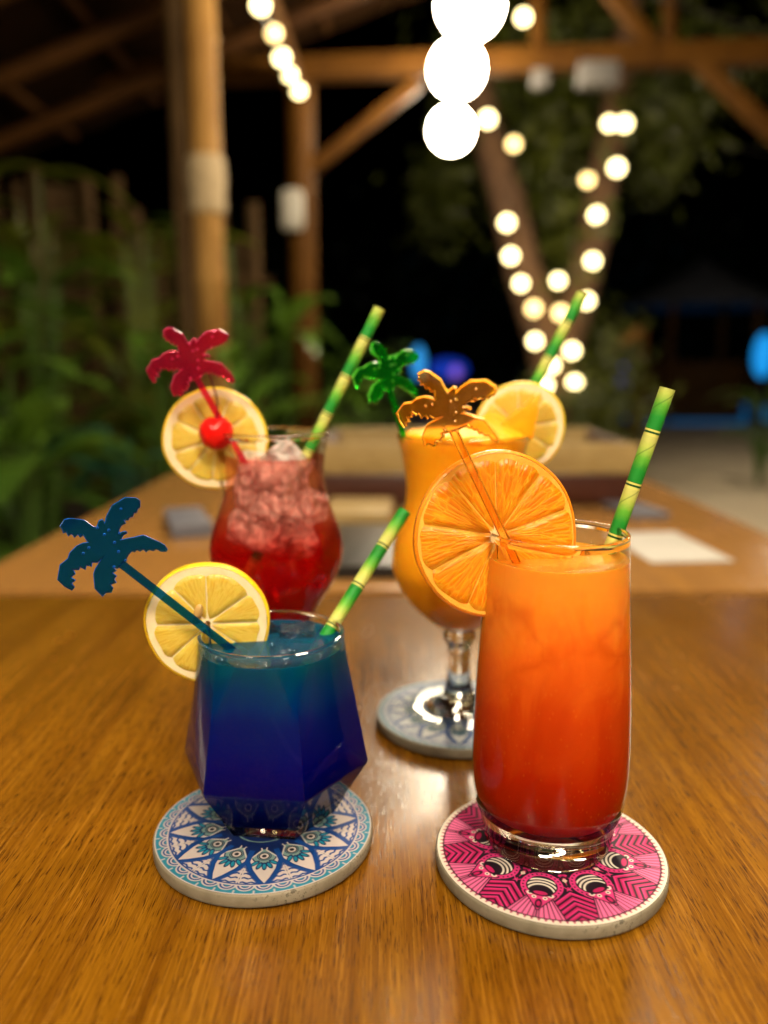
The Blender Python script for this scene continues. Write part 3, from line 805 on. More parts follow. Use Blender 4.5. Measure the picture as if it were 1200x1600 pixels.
# ------------------------------------------------------------------ citrus wheels
def flesh_mat(name, c_dark, c_mid, c_lite, fib=1.0, fr=1.0):
    g = G(name)
    co = g.coord(); q = g.xyz(co)
    rad = g.math('SQRT', g.math('ADD', g.math('MULTIPLY', q[0], q[0]), g.math('MULTIPLY', q[2], q[2])))
    ang = g.math('ARCTAN2', q[0], q[2])
    warp = g.noise(g.coord(), 130, 2, 0.5)
    vec = g.comb(g.math('ADD', g.math('MULTIPLY', rad, 110 * fr), g.math('MULTIPLY', warp, 1.8)), g.math('MULTIPLY', ang, 15.0 * fr), g.math('MULTIPLY', q[1], 60))
    vo = g.voro(vec, 1.0, 'DISTANCE_TO_EDGE')
    n = g.noise(vec, 2.2, 3, 0.6)
    f = g.math('ADD', g.math('MULTIPLY', g.maprange(vo, 0.0, 0.35), 0.6), g.math('MULTIPLY', n, 0.5))
    g.p(color=g.ramp(f, [(0.12, c_lite), (0.40, c_mid), (0.85, c_dark)]), rough=g.maprange(n, 0.3, 0.7, 0.18, 0.5), sss=0.6, radius=(0.004, 0.002, 0.0006), sscale=1.0, spec=0.35,
        normal=g.bump(g.math('ADD', g.maprange(vo, 0, 0.3), g.math('MULTIPLY', n, 0.5)), 0.40 * fib, 0.0006))
    return g.m
M_LEMON = flesh_mat('lemon_flesh', (0.64, 0.36, 0.036), (0.70, 0.43, 0.060), (0.78, 0.54, 0.13), 0.30, 1.2)
M_ORFL = flesh_mat('orange_flesh', (0.88, 0.19, 0.002), (0.93, 0.25, 0.004), (0.96, 0.42, 0.03), 0.7, 1.0)
M_PITH = mottled('lemon_pith', (0.74, 0.58, 0.33), (0.82, 0.68, 0.44), 180, 0.55, 0.15, 0.0005, sss=0.4, radius=(0.003, 0.002, 0.001), sscale=1.0)
M_OPITH = mottled('orange_pith', (0.90, 0.34, 0.025), (0.93, 0.44, 0.06), 180, 0.5, 0.15, 0.0005, sss=0.4, radius=(0.003, 0.0015, 0.0006), sscale=1.0)
M_CORE = mottled('orange_core', (0.78, 0.48, 0.16), (0.86, 0.72, 0.46), 900, 0.6, 0.5, 0.0008)
def rind_mat(name, c1, c2):
    g = G(name); v = g.voro(g.coord(), 900); n = g.noise(g.coord(), 60, 2)
    g.p(color=g.ramp(n, [(0.3, c1), (0.7, c2)]), rough=0.32, spec=0.5, normal=g.bump(v, 0.35, 0.0004)); return g.m
M_LRIND = rind_mat('lemon_rind', (0.80, 0.50, 0.010), (0.88, 0.62, 0.020))
M_ORIND = rind_mat('orange_rind', (0.84, 0.22, 0.004), (0.88, 0.30, 0.010))
M_SEED = simple('citrus_seed', (0.45, 0.27, 0.085), 0.35)

def wheel(center, Rw, thick, label, cat, rx=0, ry=0, rz=0, nseg=9, phase=0.0, slit=R(-90), pithw=0.13, orange=False, seed=0, pip=None):
    rnd = random.Random(seed)
    t = empty('citrus_wheel' if False else ('orange_wheel' if orange else 'lemon_wheel'), center, label, cat, 'citrus wheels on the rims' )
    t.rotation_euler = (rx, ry, rz)
    N = 120; gap = 0.0011
    mr, mp_, mf = (M_ORIND, M_OPITH, M_ORFL) if orange else (M_LRIND, M_PITH, M_LEMON)
    def ring(bm, prof):
        """prof (r,y) closed loop swept round the wheel, open at the slit"""
        rows = []
        for k in range(N + 1):
            th = slit + 2 * math.pi * k / N
            row = []
            for r, y in prof:
                da = math.asin(min(0.9, gap / max(r, gap * 1.2)))
                a = min(max(th, slit + da), slit + 2 * math.pi - da)
                wob = 1 + 0.013 * math.sin(2 * a + seed) + 0.009 * math.sin(3 * a + 2 * seed) + 0.004 * math.sin(7 * a + 2 * seed)
                row.append(bm.verts.new((r * wob * math.cos(a), y, r * wob * math.sin(a))))
            rows.append(row)
        m_ = len(prof)
        for a, b in zip(rows, rows[1:]):
            for k in range(m_):
                bm.faces.new((a[k], a[(k + 1) % m_], b[(k + 1) % m_], b[k]))
        bm.faces.new(rows[0]); bm.faces.new(list(reversed(rows[-1])))
    h = thick / 2
    bm = bmesh.new(); ring(bm, [(Rw - 0.0012, -h), (Rw - 0.0003, -h + 0.0004), (Rw, -h * 0.5), (Rw, h * 0.5), (Rw - 0.0003, h - 0.0004), (Rw - 0.0012, h)])
    obj('rind', bm, mr, t, sharp=60)
    bm = bmesh.new(); ring(bm, [(0.0014, -h + 0.0003), (Rw * 0.5, -h + 0.0004), (Rw - 0.0014, -h + 0.0001), (Rw - 0.0014, h - 0.0001), (Rw * 0.5, h - 0.0004), (0.0014, h - 0.0003)])
    pith = obj('pith', bm, mp_, t, sharp=60)
    ro = Rw * (1 - pithw)
    w0 = [rnd.uniform(0.74, 1.26) for _ in range(nseg)]; tot = sum(w0); a0 = phase
    for w in w0:
        da = 2 * math.pi * w / tot
        lo, hi = a0, a0 + da; a0 += da
        mid = (lo + hi) / 2
        # cut a segment that meets the slit
        ds = (slit - lo) % (2 * math.pi)
        pieces = [(lo, hi)]
        if ds < da: pieces = [(lo, lo + ds), (lo + ds, hi)]
        for (pl, ph_) in pieces:
            if ph_ - pl < 0.12: continue
            m_ = 0.00013 if not orange else 0.00008
            bm = bmesh.new()
            loop = []
            rin = 0.0024 if not orange else 0.0030
            K = 12
            rcr = 0.16
            for k in range(K + 1):
                f = k / K
                # rounded outer corners
                ee = min(f, 1 - f) * (ph_ - pl) / 0.16
                drop = (1 - min(1, ee)) ** 2 * (0.05 if orange else 0.06) * ro
                r = ro - drop + 0.0003 * math.sin(9 * f + w * 40)
                off = m_ / r
                a = pl + off + (ph_ - pl - 2 * off) * f
                loop.append((r, a))
            side = []
            for r in (ro * 0.66, ro * 0.40, ro * 0.22):
                side.append((r, ph_ - m_ / r - 0.012))
            tipa = (pl + ph_) / 2
            loop += side + [(rin, tipa + 0.12 * (ph_ - pl)), (rin, tipa - 0.12 * (ph_ - pl))] + [(r, pl + m_ / r + 0.012) for r in (ro * 0.22, ro * 0.40, ro * 0.66)]
            cr_ = ro * 0.6
            for sgn in (-1, 1):
                y0 = sgn * (h - 0.0005); y1 = sgn * (h + 0.00012)
                A = [bm.verts.new((r * math.cos(a), y0, r * math.sin(a))) for r, a in loop]
                mx_, mz_ = sum(v.co.x for v in A) / len(A), sum(v.co.z for v in A) / len(A)
                Bv = [bm.verts.new((mx_ + (v.co.x - mx_) * 0.984, y1, mz_ + (v.co.z - mz_) * 0.955)) for v in A]
                Cv = [bm.verts.new((mx_ + (v.co.x - mx_) * 0.6, y1 + sgn * 0.0001, mz_ + (v.co.z - mz_) * 0.6)) for v in A]
                n_ = len(A)
                for P, Q in ((A, Bv), (Bv, Cv)):
                    for k in range(n_): bm.faces.new((P[k], P[(k + 1) % n_], Q[(k + 1) % n_], Q[k]))
                bm.faces.new(Cv)
                bm.faces.new(list(reversed(A)))
            obj('segment', bm, mf, pith, sharp=70)
    if orange:
        bm = bmesh.new()
        for sgn in (-1, 1):
            rows = [[], []]
            K = 40
            cv = bm.verts.new((0, sgn * (h + 0.0002), 0))
            ring_ = [bm.verts.new((r_ * math.cos(2 * math.pi * k / K), sgn * (h + 0.00035), r_ * math.sin(2 * math.pi * k / K)))
                     for k in range(K) for r_ in [0.0030 * (1 + (0.75 if k % 4 == 0 else (0.25 if k % 2 == 0 else -0.12)) * rnd.uniform(0.6, 1.3))]]
            for k in range(K): bm.faces.new((cv, ring_[k], ring_[(k + 1) % K]))
        obj('core', bm, M_CORE, pith, smooth=False)
    if pip:
        bm = bmesh.new(); bmesh.ops.create_uvsphere(bm, u_segments=14, v_segments=10, radius=1.0,
            matrix=Matrix.Translation((pip[0], -h - 0.0008, pip[1])) @ Matrix.Rotation(R(18), 4, 'Y') @ Matrix.Diagonal((0.0020, 0.0012, 0.0036, 1)))
        obj('seed', bm, M_SEED, pith)
    return t
wheel(at(325, 972, 0.3560), 0.0285, 0.0062, 'large lemon wheel on the rim of the blue drink tumbler', 'lemon slice', rx=R(-3), rz=R(8), nseg=8, phase=R(90), slit=R(-82), pithw=0.16, seed=3, pip=(-0.0038, 0.0062))
wheel(at(774, 836, 0.3300), 0.0352, 0.0058, 'big orange wheel on the rim of the tall orange drink', 'orange slice', rx=R(-4), rz=R(6), nseg=10, phase=R(20), slit=R(-88), pithw=0.075, orange=True, seed=5)
wheel(at(337, 686, 0.4540), 0.0292, 0.0058, 'lemon wheel with a cherry before it on the red cocktail', 'lemon slice', rx=R(-3), rz=R(6), nseg=9, phase=R(35), slit=R(-84), pithw=0.17, seed=8)
wheel(at(812, 667, 0.4780), 0.0268, 0.0058, 'lemon wheel on the rim of the mango drink', 'lemon slice', rx=R(-2), rz=R(-8), nseg=9, phase=R(10), slit=R(-84), pithw=0.17, seed=12)

# fruit wedge on the mango drink
g = G('mango_flesh'); n = g.noise(g.coord(), 90, 3, 0.6)
g.p(color=g.ramp(n, [(0.3, (0.86, 0.29, 0.003)), (0.7, (0.90, 0.39, 0.006))]), rough=0.28, sss=0.5, radius=(0.006, 0.003, 0.0008), sscale=1.0, normal=g.bump(n, 0.2, 0.0008))
M_WEDGE = g.m
pts = [at(846, 611, 0.459), at(838, 650, 0.4585), at(833, 686, 0.458), at(800, 697, 0.458), at(752, 688, 0.458), at(790, 657, 0.4585), at(820, 634, 0.459)]
cen = sum(pts, Vector()) / len(pts)
bm = bmesh.new()
F = [bm.verts.new(p - cen + Vector((0, -0.0018, 0))) for p in pts]; Bk = [bm.verts.new((p - cen) * 0.96 + Vector((0, 0.0065, 0))) for p in pts]
bm.faces.new(F); bm.faces.new(list(reversed(Bk)))
for k in range(len(F)): bm.faces.new((F[k], F[(k + 1) % len(F)], Bk[(k + 1) % len(F)], Bk[k]))
bmesh.ops.bevel(bm, geom=list(bm.edges), offset=0.0012, segments=3, affect='EDGES', profile=0.6)
o = obj('fruit_wedge', bm, M_WEDGE, sharp=50); o.location = cen
tag(o, 'pointed yellow fruit wedge stuck in the mango drink before its lemon', 'fruit wedge')

# cherry
g = G('cherry_skin'); n = g.noise(g.coord(), 150, 3, 0.6)
g.p(color=g.ramp(n, [(0.3, (0.62, 0.006, 0.004)), (0.7, (0.72, 0.012, 0.008))]), rough=0.20, sss=0.5, radius=(0.006, 0.001, 0.0006), sscale=1.0, coat=0.0, spec=0.3, normal=g.bump(n, 0.15, 0.0006))
M_CHERRY = g.m
ch = empty('cherry', at(338, 676, 0.4395), 'red cocktail cherry with stem on the rim of the red drink', 'cherry')
bm = bmesh.new(); bmesh.ops.create_uvsphere(bm, u_segments=40, v_segments=28, radius=0.0094)
for v in bm.verts:
    r = math.hypot(v.co.x, v.co.y)
    if v.co.z > 0: v.co.z -= 0.0028 * math.exp(-(r / 0.0030) ** 2)
    v.co.x *= 1 + 0.05 * (v.co.z / 0.0094); v.co.z *= 1.03
    v.co += v.co.normalized() * 0.00025 * math.sin(v.co.x * 900 + 1.3) * math.sin(v.co.z * 700)
obj('cherry_flesh', bm, M_CHERRY, ch, sharp=80)
bm = bmesh.new(); tube(bm, [(0.0004, 0, 0.0062), (0.0012, 0.0002, 0.0120), (0.0010, 0.0002, 0.0190), (-0.0012, 0, 0.0275), (-0.0030, -0.0004, 0.0330)], [0.0006, 0.00055, 0.0005, 0.0006, 0.0009], 8)
obj('cherry_stem', bm, simple('cherry_stem', (0.10, 0.012, 0.010), 0.5), ch)

# ------------------------------------------------------------------ things on the second table
M_CREAM = mottled('pale_slat_wood', (0.23, 0.145, 0.045), (0.36, 0.25, 0.09), 25, 0.6, 0.2, 0.002, stretch=(2, 10, 10))
M_DARKRED = mottled('dark_red_wood', (0.035, 0.007, 0.002), (0.075, 0.016, 0.005), 25, 0.45, 0.2, 0.002, stretch=(2, 12, 12))
CY0 = 1.22
x0, x1 = at(503, 740, CY0).x, at(992, 740, CY0).x
cr = empty('wooden_crate', ((x0 + x1) / 2, CY0, T), 'dark red wooden crate with pale slats on the second table', 'crate')
wid = x1 - x0; zt = at(600, 690, CY0).z - T
for name, m, zc, hh, ww, dy in (('slat', M_CREAM, zt - 0.024, 0.046, wid, -0.012), ('slat', M_DARKRED, zt - 0.070, 0.040, wid, -0.004)):
    bm = bmesh.new(); box(bm, 0, dy, zc, ww, 0.012, hh, bevel=0.002); obj(name, bm, m, cr)
    bm = bmesh.new(); box(bm, 0, 0.26 - dy, zc, ww, 0.012, hh, bevel=0.002); obj(name, bm, m, cr)
for s in (-1, 1):
    bm = bmesh.new(); box(bm, s * (wid / 2 - 0.008), 0.13, zt / 2, 0.014, 0.232, zt - 0.006, bevel=0.002); obj('end_board', bm, M_DARKRED, cr)
bm = bmesh.new(); box(bm, 0, 0.13, 0.007, wid - 0.034, 0.23, 0.012); obj('crate_floor', bm, M_DARKRED, cr)
# napkin block, tray, dark box left of centre
M_WHITE = mottled('white_paper', (0.36, 0.335, 0.30), (0.45, 0.42, 0.38), 8, 0.7, 0.05, 0.002)
M_BLACK = simple('black_plastic', (0.012, 0.011, 0.011), 0.35)
M_GREY = simple('grey_plastic', (0.11, 0.11, 0.135), 0.5)
def flat_card(name, px0, px1, py0, py1, thick, m, label, cat, rotz=0.0):
    a = at(px0, py1, 1.0); 
    def ground(px, py):
        aa = (px - CX) / FPX; b = (CY - py) / FPX
        d = Vector((aa, CP + b * SP, -SP + b * CP)); k = (T - CAM_Z) / d.z; return d * k
    n_, f_ = ground((px0 + px1) / 2, py1), ground((px0 + px1) / 2, py0)
    l_, r_ = ground(px0, (py0 + py1) / 2), ground(px1, (py0 + py1) / 2)
    bm = bmesh.new(); box(bm, 0, 0, 0, r_.x - l_.x, f_.y - n_.y, thick, bevel=min(thick * 0.3, 0.002))
    o = obj(name, bm, m); o.location = ((l_.x + r_.x) / 2, (n_.y + f_.y) / 2, T + 0.0005 + thick / 2); o.rotation_euler = (0, 0, rotz)
    return tag(o, label, cat)
flat_card('paper_menu', 978, 1102, 834, 880, 0.002, M_WHITE, 'white paper menu lying flat on the second table', 'menu', R(4))
flat_card('flat_case', 962, 1022, 792, 812, 0.009, M_GREY, 'small flat grey case lying before the right end of the crate', 'case', R(10))
flat_card('paper_pack', 510, 612, 800, 828, 0.022, M_CREAM, 'cream paper pack lying between the red and mango drinks', 'paper pack', R(-3))
flat_card('serving_tray', 505, 690, 835, 905, 0.014, M_BLACK, 'black serving tray at the middle of the second table', 'tray', 0)
flat_card('small_box', 262, 322, 812, 842, 0.018, M_GREY, 'small grey box left of the red drink on the second table', 'box', R(20))
# amber candle
cd = empty('candle_holder', (at(890, 735, 1.52).x, 1.52, T), 'glowing amber candle jar beside the lemon wheel on second table', 'candle')
g = G('lit_amber_glass'); g.p(color=(0.45, 0.18, 0.07), rough=0.3, sss=0.3, radius=(0.01, 0.005, 0.002), sscale=1.0, emit=(1.0, 0.50, 0.20), emits=0.22)
bm = bmesh.new(); zz_ = at(890, 680, 1.52).z - T
lathe(bm, [(0, 0), (0.019, 0), (0.021, 0.004), (0.022, zz_ * 0.6), (0.021, zz_), (0.019, zz_), (0.0195, zz_ * 0.6), (0.018, zz_ * 0.5), (0, zz_ * 0.5)], 32)
obj('jar', bm, g.m, cd, sharp=50)
bm = bmesh.new(); lathe(bm, [(0, zz_ * 0.5 + 0.014), (0.002, zz_ * 0.5 + 0.008), (0.0025, zz_ * 0.5 + 0.004), (0, zz_ * 0.5 + 0.001)], 12)
g = G('flame'); g.p(color=(1, 0.7, 0.3), emit=(1.0, 0.62, 0.25), emits=8)
obj('flame', bm, g.m, cd)

# ------------------------------------------------------------------ ground
g = G('pale_sand')
n1 = g.noise(g.coord(), 1.3, 5, 0.6); n2 = g.noise(g.coord(), 60, 4, 0.7)
g.p(color=g.ramp(g.math('ADD', g.math('MULTIPLY', n1, 0.6), g.math('MULTIPLY', n2, 0.4)), [(0.3, (0.48, 0.38, 0.26)), (0.7, (0.64, 0.54, 0.39))]), rough=0.85, normal=g.bump(n2, 0.5, 0.01))
bm = bmesh.new(); bmesh.ops.create_grid(bm, x_segments=40, y_segments=40, size=90, matrix=Matrix.Translation((0, 60, 0)))
o = obj('ground', bm, g.m); tag(o, kind='structure')
M_EARTH = mottled('dark_earth', (0.018, 0.012, 0.007), (0.05, 0.034, 0.02), 14, 0.9, 0.6, 0.02)
bm = bmesh.new()
vs = []
for (y, xl, xr) in [(1.2, -5, -1.0), (2.4, -5, -0.75), (3.4, -5, -0.45), (4.6, -5, 0.0), (6.0, -5, 0.1), (9, -6, 0.2)]:
    vs.append([bm.verts.new((xl + (xr - xl) * f, y, 0.004 + (0.05 * math.sin(f * 9 + y * 3) ** 2 if f < 0.95 else 0))) for f in (0, 0.25, 0.5, 0.75, 0.9, 1)])
for a, b in zip(vs, vs[1:]):
    for k in range(5): bm.faces.new((a[k], a[k + 1], b[k + 1], b[k]))
o = obj('planting_bed', bm, M_EARTH); tag(o, kind='structure')

# ------------------------------------------------------------------ pavilion
pav = empty('open_pavilion', (0, 3.0, 0), 'open bamboo pavilion with timber beams and dark thatched roof', 'pavilion')
PO = Vector((0, 3.0, 0))
def part_tube(name, p, q, r, m, parent=pav, n=14, knots=0):
    p = Vector(p); q = Vector(q); L = (q - p).length
    bm = bmesh.new()
    if knots:
        pts, rads = [], []
        k_n = max(1, int(L / knots)); 
        for k in range(k_n):
            for f, s in ((0.0, 1.10), (0.04, 1.0), (0.5, 0.985), (0.96, 1.0)):
                pts.append(p + (q - p) * ((k + f) / k_n) - PO); rads.append(r * s)
        pts.append(q - PO); rads.append(r * 1.1)
        tube(bm, pts, rads, n)
    else:
        tube(bm, [p - PO, (p + q) / 2 - PO, q - PO], r, n)
    return obj(name, bm, m, parent, sharp=50)
def part_beam(name, p, q, w, h, m, parent=pav):
    p = Vector(p) - PO; q = Vector(q) - PO; d = (q - p); L = d.length
    rotm = d.to_track_quat('Y', 'Z').to_matrix().to_4x4()
    c_ = (p + q) / 2
    bm = bmesh.new(); box(bm, c_.x, c_.y, c_.z, w, L, h, rot=rotm, bevel=0.006)
    return obj(name, bm, m, parent)
ZB = CAM_Z + 1.47
# double bamboo post (front) and timber post (rear)
p0 = at(318, 300, 3.2); part_tube('bamboo_post', (p0.x + 0.012, 3.2, 0), (p0.x + 0.012, 3.2, 3.0), 0.058, M_BAMBOO, knots=0.42)
part_tube('bamboo_post', (p0.x - 0.085, 3.27, 0), (p0.x - 0.085, 3.27, 3.0), 0.046, M_OLDBAMBOO, knots=0.37)
p1 = at(472, 300, 4.7); part_tube('timber_post', (p1.x, 4.7, 0), (p1.x, 4.7, ZB + 0.05), 0.075, M_TIMBER, knots=0)
# eave beam, tie beam above the left string lights, braces
b0 = at(480, 118, 4.7); b1 = at(1000, 92, 4.55); b2 = at(1260, 78, 4.45)
part_beam('eave_beam', (p1.x - 2.4, 4.8, b0.z - 0.02), (b2.x + 1.2, 4.40, b2.z + 0.02), 0.10, 0.115, M_TIMBER)
part_beam('tie_beam', (p1.x - 0.02, 4.7, ZB), (-0.56, 0.2, ZB + 0.05), 0.09, 0.10, M_TIMBER)
part_beam('brace', at(490, 262, 4.7), at(655, 128, 4.66), 0.06, 0.07, M_TIMBER)
part_beam('brace', at(1085, 92, 4.5), at(1225, 225, 4.42), 0.07, 0.08, M_TIMBER)
part_beam('brace', at(930, -40, 4.5), at(1020, 72, 4.5), 0.07, 0.07, M_TIMBER)
part_tube('upright', at(841, 78, 4.62), at(841, -60, 4.62), 0.045, M_TIMBER)
part_tube('upright', at(1046, 70, 4.56), at(1046, -60, 4.56), 0.038, M_TIMBER)
RIDGE_X, RIDGE_Z, EAVE_X, EAVE_Z = 0.42, CAM_Z + 2.15, -2.6, CAM_Z + 0.98
part_beam('ridge_beam', (RIDGE_X, 5.2, RIDGE_Z), (RIDGE_X, -2.6, RIDGE_Z), 0.10, 0.12, M_TIMBER)
for k in range(9):
    y = 4.62 - k * 0.62
    part_tube('rafter', (EAVE_X, y, EAVE_Z), (RIDGE_X, y, RIDGE_Z - 0.02), 0.042, M_RAFTER, n=10)
for k in range(6):
    f = (k + 0.5) / 6
    part_tube('purlin', (EAVE_X + (RIDGE_X - EAVE_X) * f, 5.1, EAVE_Z + (RIDGE_Z - EAVE_Z) * f + 0.06), (EAVE_X + (RIDGE_X - EAVE_X) * f, -2.5, EAVE_Z + (RIDGE_Z - EAVE_Z) * f + 0.06), 0.022, M_RAFTER, n=8)
M_THATCH = mottled('dark_thatch', (0.007, 0.003, 0.0008), (0.020, 0.008, 0.002), 6, 0.95, 0.8, 0.02, stretch=(2, 14, 2), spec=0.03)
bm = bmesh.new()
nx, ny = 24, 60
rnd = random.Random(4)
for up_ in (0, 1):
    rows = []
    for i in range(nx + 1):
        f = i / nx
        rows.append([bm.verts.new((EAVE_X - 0.25 + (RIDGE_X + 0.05 - EAVE_X + 0.25) * f, 5.25 - 7.8 * j / ny - 3.0 + 0, EAVE_Z - 0.06 + (RIDGE_Z - EAVE_Z + 0.06) * f + 0.10 + up_ * 0.16 + rnd.uniform(-0.014, 0.014))) for j in range(ny + 1)])
    for a, b in zip(rows, rows[1:]):
        for j in range(ny): bm.faces.new((a[j], a[j + 1], b[j + 1], b[j]))
    if up_ == 0: low = rows
    else:
        edge = lambda R_: R_[0] + [r[-1] for r in R_[1:]] + list(reversed(R_[-1][:-1])) + [r[0] for r in reversed(R_[1:-1])]
        A, B_ = edge(low), edge(rows)
        for k in range(len(A)): bm.faces.new((A[k], A[(k + 1) % len(A)], B_[(k + 1) % len(A)], B_[k]))
o = obj('thatch_roof', bm, M_THATCH, pav, sharp=60)

# white fittings on the posts and beam
M_WPLAST = simple('white_plastic', (0.26, 0.24, 0.20), 0.4)
M_DULL = simple('dull_grey_plastic', (0.10, 0.092, 0.085), 0.6)
def fitting(name, c_, sx, sy, sz, label, cat, round_=False):
    M_WPLAST = globals()['M_WPLAST'] if round_ else M_DULL
    t = empty(name, c_, label, cat)
    bm = bmesh.new(); box(bm, 0, 0, 0, sx, sy, sz, bevel=min(sx, sz) * (0.3 if round_ else 0.1)); obj('housing', bm, M_WPLAST, t)
    bm = bmesh.new(); box(bm, 0, -sy / 2 - 0.003, 0, sx * 0.7, 0.008, sz * 0.7, bevel=0.002); obj('front_cover', bm, M_WPLAST, t)
    bm = bmesh.new(); box(bm, 0, sy / 2 + 0.01, 0, sx * 0.3, 0.03, sz * 0.3); obj('bracket', bm, M_GREY, t)
    return t
q = at(457, 328, 4.58); fitting('wall_speaker', (q.x, q.y, q.z), 0.125, 0.07, 0.22, 'white oval box fixed to the rear timber post', 'box', True)
q = at(934, 118, 4.42); fitting('floodlight', (q.x, q.y, q.z), 0.20, 0.09, 0.12, 'unlit white rectangular fitting hung under the eave beam', 'fitting')
q = at(844, 124, 4.50); fitting('junction_box', (q.x, q.y, q.z), 0.085, 0.06, 0.09, 'small grey white square box under the eave beam', 'box')
# cloth wrap round the front bamboo post
bm = bmesh.new()
q0, q1 = at(318, 245, 3.2).z, at(318, 335, 3.2).z
lathe(bm, [(0.062, q1), (0.070, q1 + 0.01), (0.067, q1 + (q0 - q1) * 0.3), (0.073, q1 + (q0 - q1) * 0.6), (0.069, q0 - 0.01), (0.061, q0)], 24)
o = obj('cloth_wrap', bm, mottled('pale_cloth', (0.25, 0.18, 0.095), (0.36, 0.27, 0.15), 30, 0.8, 0.4, 0.004)); o.location = (p0.x + 0.012, 3.2, 0)
tag(o, 'pale cloth band wrapped round the front bamboo post', 'cloth wrap')

# ------------------------------------------------------------------ pendant globes (lit)
g = G('lit_white_globe'); g.p(color=(0.8, 0.8, 0.8), emit=LAMP_C, emits=LAMP_L); M_LAMP = g.m
bm = bmesh.new(); bmesh.ops.create_icosphere(bm, subdivisions=3, radius=0.125)
gm = bpy.data.meshes.new('globe'); bm.to_mesh(gm); bm.free(); gm.materials.append(M_LAMP); gm.polygons.foreach_set('use_smooth', np.ones(len(gm.polygons), bool))
plabels = {0: 'lowest and farthest white globe lamp of the hanging row', 1: 'middle white globe lamp of the hanging row', 2: 'topmost white globe lamp of the hanging row, cut by the frame'}
lamps = [at(705, 203, 5.15), at(714, 108, 4.20), at(735, 5, 3.45)]
zl = lamps[1].z
lamps += [Vector((0.37, 2.62, zl)), Vector((0.39, 1.75, zl)), Vector((0.40, 0.85, zl)), Vector((0.41, -0.05, zl)), Vector((0.42, -0.95, zl)), Vector((0.42, -1.80, zl)), Vector((-0.62, -0.52, CAM_Z + 0.84)), Vector((0.26, -0.62, CAM_Z + 0.80)),  # last two here: unseen lamps added for front light on the drinks
          Vector((4.3, 6.8, zl - 0.1)), Vector((3.2, 4.4, zl - 0.3)), Vector((-3.0, 1.9, zl - 0.25)), Vector((-3.9, 3.6, zl - 0.25))]  # unseen side lamps added to brighten the sand and the plants
for i, p in enumerate(lamps):
    t = empty('pendant_lamp', p, plabels.get(i, 'unseen white globe lamp outside the picture, of the row or added for light'), 'pendant lamp', 'white globe lamps hanging in a row' if i < 3 else 'white globe lamps outside the picture')
    share('globe', gm, t)
    bm = bmesh.new(); lathe(bm, [(0, 0.150), (0.022, 0.150), (0.028, 0.140), (0.036, 0.118), (0, 0.118)], 20); obj('cap', bm, M_BLACK, t)
    bm = bmesh.new(); tube(bm, [(0, 0, 0.149), ((RIDGE_X - p.x) * 0.5, 0, (RIDGE_Z - 0.06 - p.z + 0.149) / 2), (RIDGE_X - p.x, 0, RIDGE_Z - 0.05 - p.z)], 0.004, 6); obj('cord', bm, M_BLACK, t)

# ------------------------------------------------------------------ tree with fairy lights
M_BARK = mottled('tree_bark', (0.055, 0.026, 0.012), (0.14, 0.070, 0.032), 9, 0.85, 0.8, 0.02, stretch=(3, 3, 1))
def leaf_mat(name, c1, c2, rough=0.4):
    g = G(name); n = g.noise(g.coord(), 3.0, 3, 0.6)
    tl = g.new('ShaderNodeBsdfTranslucent'); g.put(tl.inputs['Color'], c2)
    g.p(color=g.ramp(n, [(0.3, c1), (0.7, c2)]), rough=rough)
    mx = g.new('ShaderNodeMixShader'); mx.inputs[0].default_value = 0.25
    g.l.new(g.b.outputs[0], mx.inputs[1]); g.l.new(tl.outputs[0], mx.inputs[2]); g.l.new(mx.outputs[0], g.out.inputs['Surface'])
    return g.m
M_LEAFY = leaf_mat('tree_leaves', (0.055, 0.080, 0.006), (0.14, 0.165, 0.010))
M_LEAFG = leaf_mat('broad_leaves', (0.030, 0.075, 0.008), (0.085, 0.165, 0.014), 0.35)
M_LEAFT = leaf_mat('bluish_leaves', (0.015, 0.070, 0.040), (0.04, 0.16, 0.09), 0.3)
M_LEAFD = leaf_mat('dark_leaves', (0.008, 0.020, 0.006), (0.020, 0.045, 0.010), 0.4)
M_TREELEAF = leaf_mat('tree_crown_leaves', (0.028, 0.040, 0.003), (0.080, 0.095, 0.006))
TY = 6.6
tree = empty('forked_tree', (at(868, 700, TY).x, TY, 0), 'forked tree with fairy lights wound round both limbs', 'tree')
TO = tree.location.copy()
bm = bmesh.new()
base = at(868, 660, TY) - TO; fork = at(868, 560, TY) - TO
def limb(pxs, r0, r1):
    pts = [at(x, y, TY + dy) - TO for x, y, dy in pxs]
    n_ = len(pts); tube(bm, pts, [r0 + (r1 - r0) * k / (n_ - 1) for k in range(n_)], 12)
tube(bm, [Vector((base.x + 0.02, 0, 0)), Vector((base.x, 0, base.z)), fork], [0.24, 0.20, 0.19], 14)
limb([(868, 600, 0), (850, 520, 0), (820, 430, 0), (795, 320, 0.05), (768, 230, 0.1), (740, 120, 0.1), (722, -10, 0.1)], 0.17, 0.11)
limb([(868, 600, 0), (900, 480, 0), (925, 380, 0), (942, 280, 0.05), (960, 180, 0.1), (975, 90, 0.1), (985, -20, 0.1)], 0.15, 0.09)
obj('trunk', bm, M_BARK, tree, sharp=60)
